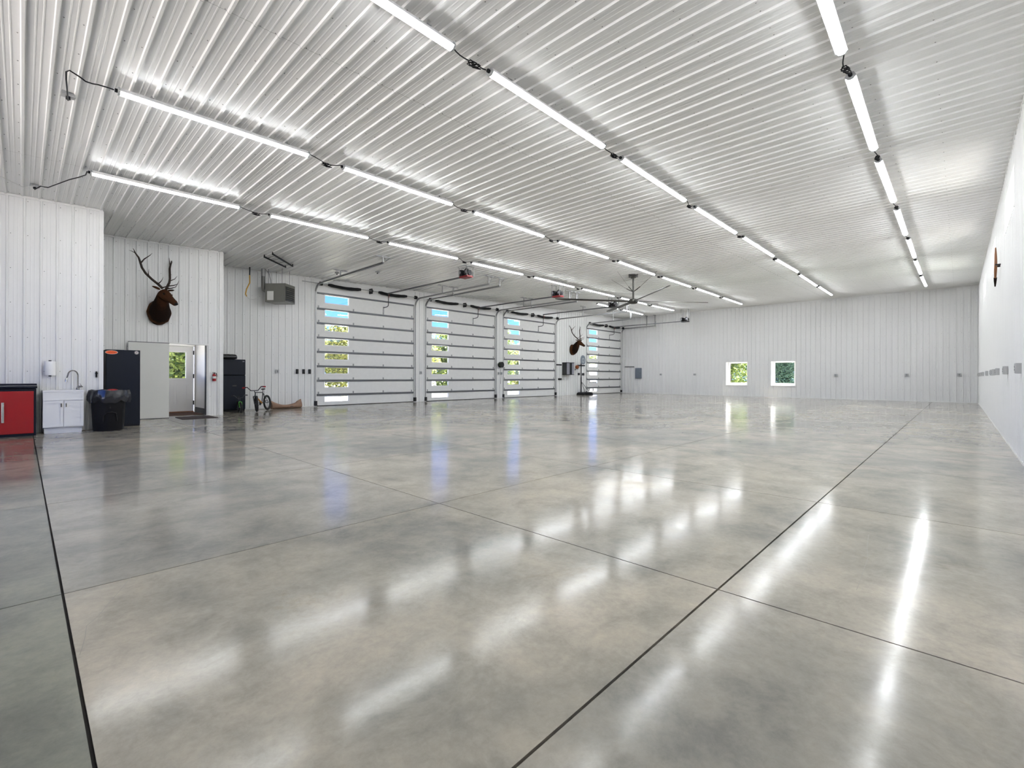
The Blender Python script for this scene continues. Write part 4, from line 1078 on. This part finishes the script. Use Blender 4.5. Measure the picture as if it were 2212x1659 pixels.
MB().cyl((0.12, 0.83, 0.88), (0.12, 0.83, zt), 0.068, 16).cyl((0.12, 0.83, 0.98), (0.12, 0.83, 1.0), 0.072, 16).build('flue_upper', 'galv', ht, True)
gp = [ (5.18, 16.92, zc(5.2) - 0.02), (5.18, 16.93, 4.45), (5.20, 16.94, 4.35)]
wire([gp[0], gp[1]], 0.018, 'black', 'gas_pipe', 'short black gas pipe dropping from ceiling left of the heater flue', 'pipe')
wire([gp[1], (5.19, 16.95, 4.2), (5.10, 16.97, 3.98), (5.07, 16.97, 3.82), (5.10, 16.95, 3.74)], 0.018, 'yellow', 'gas_hose', 'yellow flexible gas hose hanging left of the unit heater', 'hose')
wire([(5.10, 16.95, 3.74), (5.16, 16.93, 3.68), (5.28, 16.90, 3.66), (5.42, 16.84, 3.70)], 0.014, 'wire', 'gas_connector', 'white gas connector bending to the unit heater', 'pipe')
wire([(5.60, 16.80, zc(5.6) - 0.03), (5.66, 16.78, 4.64), (5.72, 16.75, 4.55), (5.76, 16.72, 4.35), (5.76, 16.70, 4.235)], 0.008, 'strut', 'conduit', 'thin flexible conduit curving down into the unit heater', 'conduit')
rk = [at_c(571, 555, -0.07), at_c(617, 577, -0.07), at_c(589, 549, -0.07), at_c(632, 575, -0.07)]
ro = thing('hanging_rack', 'pair of dark rails with rungs hung on the ceiling above heater', 'rack', rk[0])
for a, b in ((0, 1), (2, 3)): MB().tube([rk[a], rk[b]], 0.026, 8).build('rail', 'black', ro, off=rk[0])
for t in (0.12, 0.35, 0.6, 0.85): MB().tube([rk[0].lerp(rk[1], t), rk[2].lerp(rk[3], t)], 0.010, 6).build('rung', 'chrome', ro, off=rk[0])
for a in range(4): MB().cyl(rk[a], rk[a] + Vector((0, 0, 0.068)), 0.015, 6).build('post', 'black', ro, off=rk[0])

# ------------------------------------------------------------------ ceiling fan
fp = at_c(1368, 594)
fn = thing('fan', 'large dark four-blade ceiling fan on long pole with guy wires', 'fan', (fp.x, fp.y, 3.98))
top = fp.z - 3.98 - 0.018
MB().obox((0, 0, top - 0.015), (0.50, 0.34, 0.03), Matrix.Rotation(0.5, 3, 'Z')).lathe([(0.10, -0.10), (0.13, -0.03)], 16, (0, 0, top)).build('ceiling_plate', 'fanblade', fn)
MB().cyl((0, 0, 0.05), (0, 0, top - 0.02), 0.035, 14).build('pole', 'fanblade', fn, True)
MB().lathe([(0.0, -0.09), (0.10, -0.09), (0.17, -0.06), (0.19, 0.0), (0.17, 0.06), (0.08, 0.09), (0.0, 0.10)], 24).build('hub', 'fanblade', fn, True)
for k in range(4):
    a = math.radians(141 + 90 * k)
    R = Matrix.Rotation(a, 3, 'Z') @ Matrix.Rotation(math.radians(12), 3, 'X')
    mb = MB(); n_ = 9; secs = [(0.16, 0.075), (0.30, 0.085), (2.55, 0.085), (2.85, 0.08), (3.0, 0.03)]
    for xx, w in secs:
        for c_, z_ in ((-w, 0.0), (-w * 0.5, 0.016), (w * 0.4, 0.014), (w, 0.0), (w * 0.4, -0.006), (-w * 0.5, -0.004)):
            v = R @ Vector((xx, c_, z_)); mb.v.append((v.x, v.y, v.z + 0.008 * xx))
    for i in range(len(secs) - 1):
        for q in range(6): mb.f.append((i * 6 + q, i * 6 + (q + 1) % 6, i * 6 + 6 + (q + 1) % 6, i * 6 + 6 + q))
    mb.f.append(tuple(range(6))); mb.f.append(tuple((len(secs) - 1) * 6 + q for q in reversed(range(6))))
    mb.build('blade', 'fanblade', fn)
    c = Vector((math.cos(a + 0.6), math.sin(a + 0.6), 0))
    MB().tube([(0, 0, 0.36), tuple(c * 0.30 + Vector((0, 0, 0.52)))], 0.014, 6).tube([tuple(c * 0.30 + Vector((0, 0, 0.52))), tuple(c * 1.0 + Vector((0, 0, top - 0.005)))], 0.004, 4).build('guy_wire', 'fanblade', fn)

# ------------------------------------------------------------------ wall boxes, keypads, panels
def outlet(p, face, label, w=0.115, h=0.115, d=0.055, m='boxgrey', name='outlet_box', group='wall outlet boxes', cover='plasticgrey'):
    rz = {'-y': 0.0, '+y': math.pi, '-x': -math.pi / 2}[face]
    o = thing(name, label, 'outlet', p, rz, group)
    MB().box((-w / 2, -d, -h / 2), (w / 2, -0.002, h / 2)).build('box', m, o, bevel=0.004)
    MB().box((-w / 2 + 0.006, -d - 0.005, -h / 2 + 0.006), (w / 2 - 0.006, -d - 0.0003, h / 2 - 0.006)).build('cover', cover, o)
    for z in (-0.02, 0.02): MB().cyl((0, -d - 0.0085, z), (0, -d - 0.0055, z), 0.014, 10).build('socket', 'black' if m == 'boxgrey' else m, o)
    return o
ex = [(1428.5, 809), (1501.5, 809), (1806, 810.5), (1959, 810), (2072, 809.5)]
en = ['first outlet box right of the electrical panel on the end wall', 'outlet box on the end wall, just left of the windows', 'outlet box on the end wall, first right of the windows', 'outlet box on the end wall, second right of the windows', 'outlet box on the end wall, closest to the right corner']
for (u, v), l in zip(ex, en):
    p = at_x(u, v, XE); outlet((XE - 0.018, p.y, p.z), '-x', l, 0.14, 0.12, 0.09)
ox = [27.6, 25.0, 22.64, 19.34, 16.58, 15.55, 14.05, 11.67, 9.25]
for i, x_ in enumerate(ox):
    outlet((x_, YR + 0.018, 1.27), '+y', 'outlet box on the right wall, %s from the far corner' % ORD[i], 0.14, 0.14, 0.06)
for x_, l in ((6.19, 'pale outlet box on the wall left of the black keypads'), (12.24, 'outlet box on the strip between nearest and second overhead doors')):
    outlet((x_, YC - 0.018, 1.285), '-y', l, 0.11, 0.13, 0.05)
outlet((17.10, YC - 0.018, 1.29), '-y', 'left outlet box of the pair under the cord reel', 0.11, 0.13, 0.05)
outlet((17.30, YC - 0.018, 1.29), '-y', 'right outlet box of the pair under the cord reel', 0.11, 0.13, 0.05)
for i, x_ in enumerate((6.873, 7.104, 7.323)):
    o = thing('door_keypad', '%s of three black door control keypads beside the nearest overhead door' % ['leftmost', 'middle', 'rightmost'][i], 'keypad', (x_, YC - 0.018, 1.29), 0, 'door control keypads')
    MB().box((-0.042, -0.045, -0.085), (0.042, -0.002, 0.085)).build('box', 'black', o, bevel=0.006)
    for z in (-0.05, 0.0, 0.05): MB().cyl((0, -0.053, z), (0, -0.0455, z), 0.016, 10).build('button', 'darkgrey', o)
wire([(6.873, YC - 0.03, 1.20), (6.98, YC - 0.022, 1.13), (7.104, YC - 0.022, 1.11), (7.25, YC - 0.022, 1.12), (7.45, YC - 0.022, 1.13)], 0.005, 'wire', 'control_wire', 'thin pale wire drooping under the three keypads', 'wire')
p0, p1 = at_x(1374, 795, XE), at_x(1386.5, 817.5, XE)
o = thing('electrical_panel', 'blue grey electrical panel on the end wall by the farthest door', 'electrical panel', (XE - 0.018, (p0.y + p1.y) / 2, p1.z), -math.pi / 2)
hw_, hh_ = (p0.y - p1.y) / 2, p0.z - p1.z
MB().box((-hw_, -0.10, 0), (hw_, -0.002, hh_)).build('cabinet', 'panelblue', o, bevel=0.005)
MB().box((-hw_ + 0.04, -0.108, 0.06), (hw_ - 0.04, -0.101, hh_ - 0.06)).build('door', 'panelblue', o)
MB().box((hw_ - 0.075, -0.114, hh_ / 2 - 0.03), (hw_ - 0.055, -0.1085, hh_ / 2 + 0.03)).build('latch', 'darkgrey', o)
o = MB().box((XE - 0.055, 16.37, 1.805), (XE - 0.019, 17.10, 1.85)).build('tool_bar', 'darkgrey'); tag(o, 'dark horizontal tool bar on the end wall beside electrical panel', 'tool bar')

# items between the third and farthest overhead doors
wc = thing('wall_cabinet', 'grey and black striped cabinet on the wall left of the basketball hoop', 'cabinet', (22.86, YC - 0.02, 1.235))
MB().box((-0.36, -0.34, 0.03), (0.36, 0.0, 0.72)).build('body', 'darkgrey', wc, bevel=0.004)
MB().box((-0.37, -0.375, 0.0), (0.37, 0.0, 0.028)).build('base_cap', 'black', wc)
MB().box((-0.37, -0.375, 0.722), (0.37, 0.0, 0.75)).build('top_cap', 'black', wc)
MB().box((-0.355, -0.362, 0.04), (-0.09, -0.342, 0.71)).build('door', 'silver', wc)
MB().box((-0.085, -0.356, 0.04), (0.135, -0.342, 0.71)).build('centre_panel', 'black', wc)
MB().box((0.14, -0.362, 0.04), (0.355, -0.342, 0.71)).build('door', 'silver', wc)
for a, b, l in ((21.93, 22.44, 'short black magnetic tool bar left of the striped cabinet'), (23.30, 23.62, 'short black tool bar between striped cabinet and basketball'), (24.05, 24.85, 'black tool bar behind the basketball hoop pole')):
    o = thing('tool_bar', l, 'tool bar', (a, YC - 0.02, 1.80))
    MB().box((0, -0.022, 0), (b - a, -0.002, 0.075)).build('bar', 'black', o)
    k = 0.08
    while k < b - a:
        MB().box((k, -0.05, 0.02), (k + 0.03, -0.0225, 0.055)).build('hook', 'blackmetal', o); k += 0.16
bh = thing('ball_holder', 'small black ring holder on the wall under the basketball', 'holder', (23.82, YC - 0.02, 1.60))
MB().torus((0, -0.15, -0.005), 0.085, 0.008, (0, 0, 1), 20, 6).build('ring', 'blackmetal', bh, True)
MB().box((-0.012, -0.07, -0.012), (0.012, 0.0, 0.002)).box((-0.03, -0.008, -0.08), (0.03, 0.0, 0.03)).build('bracket', 'blackmetal', bh)
bl = thing('basketball', 'orange basketball on the wall beside striped cabinet', 'ball', (23.82, YC - 0.17, 1.63))
MB().sphere((0, 0, 0.096), 0.12, 20, 14).build('ball', 'ball', bl, True)
for ax in ((1, 0, 0), (0, 0, 1), (0.7, 0.7, 0)): MB().torus((0, 0, 0.096), 0.1195, 0.002, ax, 32, 4).build('seam', 'black', bl)
hp = thing('basketball_hoop', 'portable black basketball hoop standing against the far wall', 'basketball hoop', (24.15, 16.85, 0))
mb = MB().prism([(-0.50, 0.0), (0.50, 0.0), (0.46, 0.12), (0.30, 0.17), (-0.30, 0.17), (-0.46, 0.12)], 'y', -0.30, 0.26); mb.build('base', 'black', hp, bevel=0.02)
for sx in (-0.4, 0.4): MB().cyl((sx, -0.33, 0.05), (sx, -0.301, 0.05), 0.05, 14).build('wheel', 'rubber', hp)
px_ = -0.30
MB().cyl((px_, 0.05, 0.17), (px_, 0.05, 1.10), 0.038, 14).cyl((px_, 0.05, 1.10), (px_, 0.05, 2.0), 0.030, 12).build('pole', 'blackmetal', hp, True)
for y_ in (-0.16, 0.18): MB().cyl((px_, 0.05, 0.85), (0.32, y_, 0.15), 0.014, 8).build('brace', 'blackmetal', hp)
out_ = [(-0.16, 0.0), (0.16, 0.0), (0.24, 0.12), (0.25, 0.30), (0.20, 0.45), (0.10, 0.54), (-0.10, 0.54), (-0.20, 0.45), (-0.25, 0.30), (-0.24, 0.12)]
bd = MB().prism([(px_ + a, 1.90 + b) for a, b in out_], 'y', -0.10, -0.07).build('backboard', 'panelblue', hp, bevel=0.006)
mb = MB()
for q in (((-0.10, 0.12), (-0.085, 0.34)), ((0.085, 0.12), (0.10, 0.34)), ((-0.085, 0.12), (0.085, 0.135)), ((-0.085, 0.325), (0.085, 0.34))):
    mb.box((px_ + q[0][0], -0.1035, 1.90 + q[0][1]), (px_ + q[1][0], -0.1005, 1.90 + q[1][1]))
mb.build('target_square', 'whitepaint', bd)
MB().box((px_ - 0.03, -0.069, 1.94), (px_ + 0.03, 0.03, 2.02)).build('bracket', 'blackmetal', bd)
for u, v, w, h, l in ((1209, 819, 0.14, 0.11, 'wide black box low on the wall under the striped cabinet'), (1250, 808, 0.09, 0.13, 'small dark switch left of the hoop pole'), (1259.5, 808.5, 0.09, 0.15, 'small dark switch right of the hoop pole')):
    p = at_y(u, v, YC - 0.03)
    o = thing('switch_box', l, 'switch', (p.x, YC - 0.018, p.z))
    MB().box((-w, -0.05, -h / 2), (w, -0.002, h / 2)).build('box', 'black', o, bevel=0.005)
    MB().box((-w * 0.4, -0.058, -h * 0.2), (w * 0.4, -0.0505, h * 0.2)).build('button', 'darkgrey', o)
rl = thing('cord_reel', 'round black cord reel on strip between second and third overhead doors', 'cord reel', (17.20, YC - 0.02, 1.74))
MB().cyl((0, -0.03, 0), (0, -0.05, 0), 0.15, 24).cyl((0, -0.16, 0), (0, -0.18, 0), 0.15, 24).build('flange', 'black', rl, True)
MB().cyl((0, -0.05, 0), (0, -0.16, 0), 0.115, 24).build('wound_cord', mat('green_cord', (0.06, 0.085, 0.03), 0.6), rl, True)
MB().box((-0.03, -0.03, -0.05), (0.03, 0.0, 0.05)).build('bracket', 'galv', rl)
wire([(17.22, YC - 0.10, 1.60), (17.24, YC - 0.06, 1.45), (17.235, YC - 0.085, 1.20), (17.23, YC - 0.06, 0.75)], 0.007, 'black', 'power_cord', 'thin dark cord hanging below the cord reel', 'cord')
b0, b1 = Vector((13.87, YR + 0.09, 3.82)), Vector((13.99, YR + 0.09, 3.085))
bo = thing('archery_bow', 'slender brown wooden bow hanging on the right wall', 'bow', b1)
pts = []; rs = []
for k in range(13):
    t = k / 12; p = b0.lerp(b1, t); bulge = math.sin(math.pi * t)
    pts.append(p + Vector((-0.16 * bulge, 0.0, 0))); rs.append(0.012 + 0.012 * bulge)
MB().tube(pts, rs, 8).build('limb', 'bow', bo, True, off=b1)
MB().tube([b0, b1], 0.003, 4).build('string', 'black', bo, off=b1)
MB().tube([pts[10], pts[11], b1 + Vector((-0.02, 0, -0.05))], [0.026, 0.022, 0.010], 8).build('tip_wrap', 'furdark', bo, True, off=b1)
MB().box((13.86, YR + 0.02, 3.42), (13.90, YR + 0.085, 3.45)).build('peg', 'blackmetal', bo, off=b1)
MB().box((13.72, YR + 0.02, 3.44), (13.80, YR + 0.10, 3.46)).build('peg', 'blackmetal', bo, off=b1)

# ------------------------------------------------------------------ outdoors seen through the glass
gd = MB().box((-60, -60, -0.6), (140, 140, -0.26)).build('ground', 'ground'); tag(gd, 'pale sunlit gravel yard outside', None, None, 'structure')
ap = MB().box((4, YC + 0.41, -0.26), (32, YC + 8, -0.03)).build('apron', 'ground'); tag(ap, 'pale concrete apron outside the overhead doors', None, None, 'structure')
def tree(label, x, y, h, rx, ry, zl, n, lm, seed, leaf=0.125, trunk=True):
    rnd = random.Random(seed)
    o = thing('tree', label, 'tree', (x, y, -0.27), 0, 'trees outside the building')
    mb = MB(); blobs = [(rnd.uniform(-.45, .45) * rx, rnd.uniform(-.45, .45) * ry, zl + (h - zl) * rnd.uniform(0.15, 0.85), rnd.uniform(0.35, 0.6)) for _ in range(9)]
    for _ in range(n):
        bx_, by_, bz_, br = rnd.choice(blobs)
        v = Vector((rnd.gauss(0, 1), rnd.gauss(0, 1), rnd.gauss(0, 1))).normalized() * (rnd.random() ** 0.35)
        c = Vector((bx_ + v.x * rx * br * 1.1, by_ + v.y * ry * br * 1.1, min(h, max(zl * 0.6, bz_ + v.z * (h - zl) * br * 0.75))))
        e = Vector((rnd.gauss(0, 1), rnd.gauss(0, 1), rnd.gauss(0, .6))).normalized(); g = e.orthogonal().normalized()
        L_ = leaf * rnd.uniform(0.6, 1.3); k = len(mb.v)
        mb.v += [tuple(c - e * L_), tuple(c + g * L_ * 0.45), tuple(c + e * L_), tuple(c - g * L_ * 0.45)]
        mb.f.append((k, k + 1, k + 2, k + 3))
    cr = mb.build('crown', lm, o, fix=False)
    cr['kind'] = 'stuff'
    if trunk:
        t = MB().tube([(0, 0, 0), (0.05, 0.02, h * 0.3), (-0.05, 0.05, h * 0.6)], [0.16, 0.12, 0.06], 8)
        for k in range(4):
            a = k * 1.7 + seed; t.tube([(0.03, 0.02, h * (0.25 + 0.06 * k)), (rx * 0.4 * math.cos(a), ry * 0.4 * math.sin(a), h * (0.5 + 0.08 * k))], [0.06, 0.02], 6)
        t.build('trunk', 'bark', o, True)
    return o
tree('bushy tree seen through the entry door glass', 6.0, 27.5, 5.2, 2.6, 2.0, 0.0, 15000, 'leaf_b', 1)
tree('yellow green tree behind left windows of the nearest overhead door', 11.0, 29.0, 4.9, 2.6, 2.0, 0.0, 15000, 'leaf_a', 2)
tree('sunny yellow green tree behind the nearest overhead door', 15.5, 30.0, 5.1, 2.8, 2.0, 0.0, 15000, 'leaf_a', 3)
tree('broad tree with dark branches behind the second overhead door', 20.6, 30.5, 5.3, 2.3, 2.0, 0.0, 15000, 'leaf_a', 4)
tree('leafy tree between second and third overhead doors', 25.3, 31.5, 4.9, 2.1, 2.0, 0.0, 15000, 'leaf_b', 5)
tree('tall green tree behind the third overhead door', 29.4, 29.5, 6.4, 1.6, 1.7, 0.0, 15000, 'leaf_b', 6)
tree('rounded green tree right of the tall tree', 34.5, 31.0, 5.0, 2.8, 2.0, 0.0, 15000, 'leaf_a', 7)
tree('far hedge tree left of the white shed', 50.0, 43.0, 4.6, 3.2, 2.2, 0.0, 6000, 'leaf_a', 8)
tree('far hedge tree behind the white shed', 52.5, 35.6, 4.5, 4.6, 2.6, 0.0, 8000, 'leaf_b', 9, 0.26)
tree('background tree behind the nearest overhead door', 14.0, 37.0, 6.2, 4.5, 2.4, 0.0, 12000, 'leaf_a', 13, 0.19)
tree('background tree behind the second overhead door', 24.5, 39.0, 6.0, 4.8, 2.4, 0.0, 12000, 'leaf_b', 14, 0.19)
tree('background tree beyond the third overhead door', 35.5, 39.0, 5.6, 4.6, 2.4, 0.0, 12000, 'leaf_b', 15, 0.19)
tree('dense green tree outside the end wall window nearer the doors', 36.5, 12.4, 5.6, 2.3, 1.7, 0.0, 12000, 'leaf_b', 10, 0.09)
tree('tree with bluish shade-toned leaves outside the end wall window nearer right wall', 36.2, 8.5, 5.0, 2.2, 1.65, 0.0, 12000, 'leaf_c', 11, 0.09)
tree('background tree farther behind the end wall windows', 42.5, 11.8, 7.5, 3.2, 3.6, 0.0, 5000, 'leaf_b', 12, 0.18)
sh = thing('shed', 'low white shed seen through the farthest overhead door windows', 'shed', (37.6, 25.2, -0.27), -0.45)
MB().box((-2.4, 0, 0), (2.4, 3, 1.95)).build('wall', 'siding', sh)
MB().prism([(-0.3, 1.90), (3.3, 1.90), (1.5, 2.62)], 'x', -2.6, 2.6).build('roof', 'siding', sh)
MB().box((-1.5, -0.04, 0.0), (-0.4, -0.005, 1.6)).build('door', 'darkgrey', sh)
w_ = MB().box((0.5, -0.04, 0.7), (1.3, -0.005, 1.5)).build('window', 'winframe', sh)
MB().box((0.57, -0.05, 0.77), (1.23, -0.041, 1.43)).build('pane', 'darkgrey', w_)
cr = thing('parked_trailer', 'dark low trailer parked before the white shed', 'trailer', (32.8, 22.3, -0.27), 0.5)
MB().box((-1.5, -0.7, 0.45), (1.5, 0.7, 0.60)).box((-1.5, -0.7, 0.60), (-1.44, 0.7, 0.95)).box((1.44, -0.7, 0.60), (1.5, 0.7, 0.95)).box((-1.44, -0.7, 0.60), (1.44, -0.64, 0.95)).box((-1.44, 0.64, 0.60), (1.44, 0.7, 0.95)).build('bed', 'darkgrey', cr)
for sx in (-0.45, 0.45):
    for sy in (-0.78, 0.78): MB().torus((sx, sy, 0.33), 0.24, 0.09, (0, 1, 0), 20, 8).build('wheel', 'rubber', cr, True)
MB().tube([(1.5, 0, 0.5), (2.5, 0, 0.45), (2.5, 0, 0.0)], 0.05, 6).build('tongue', 'blackmetal', cr)
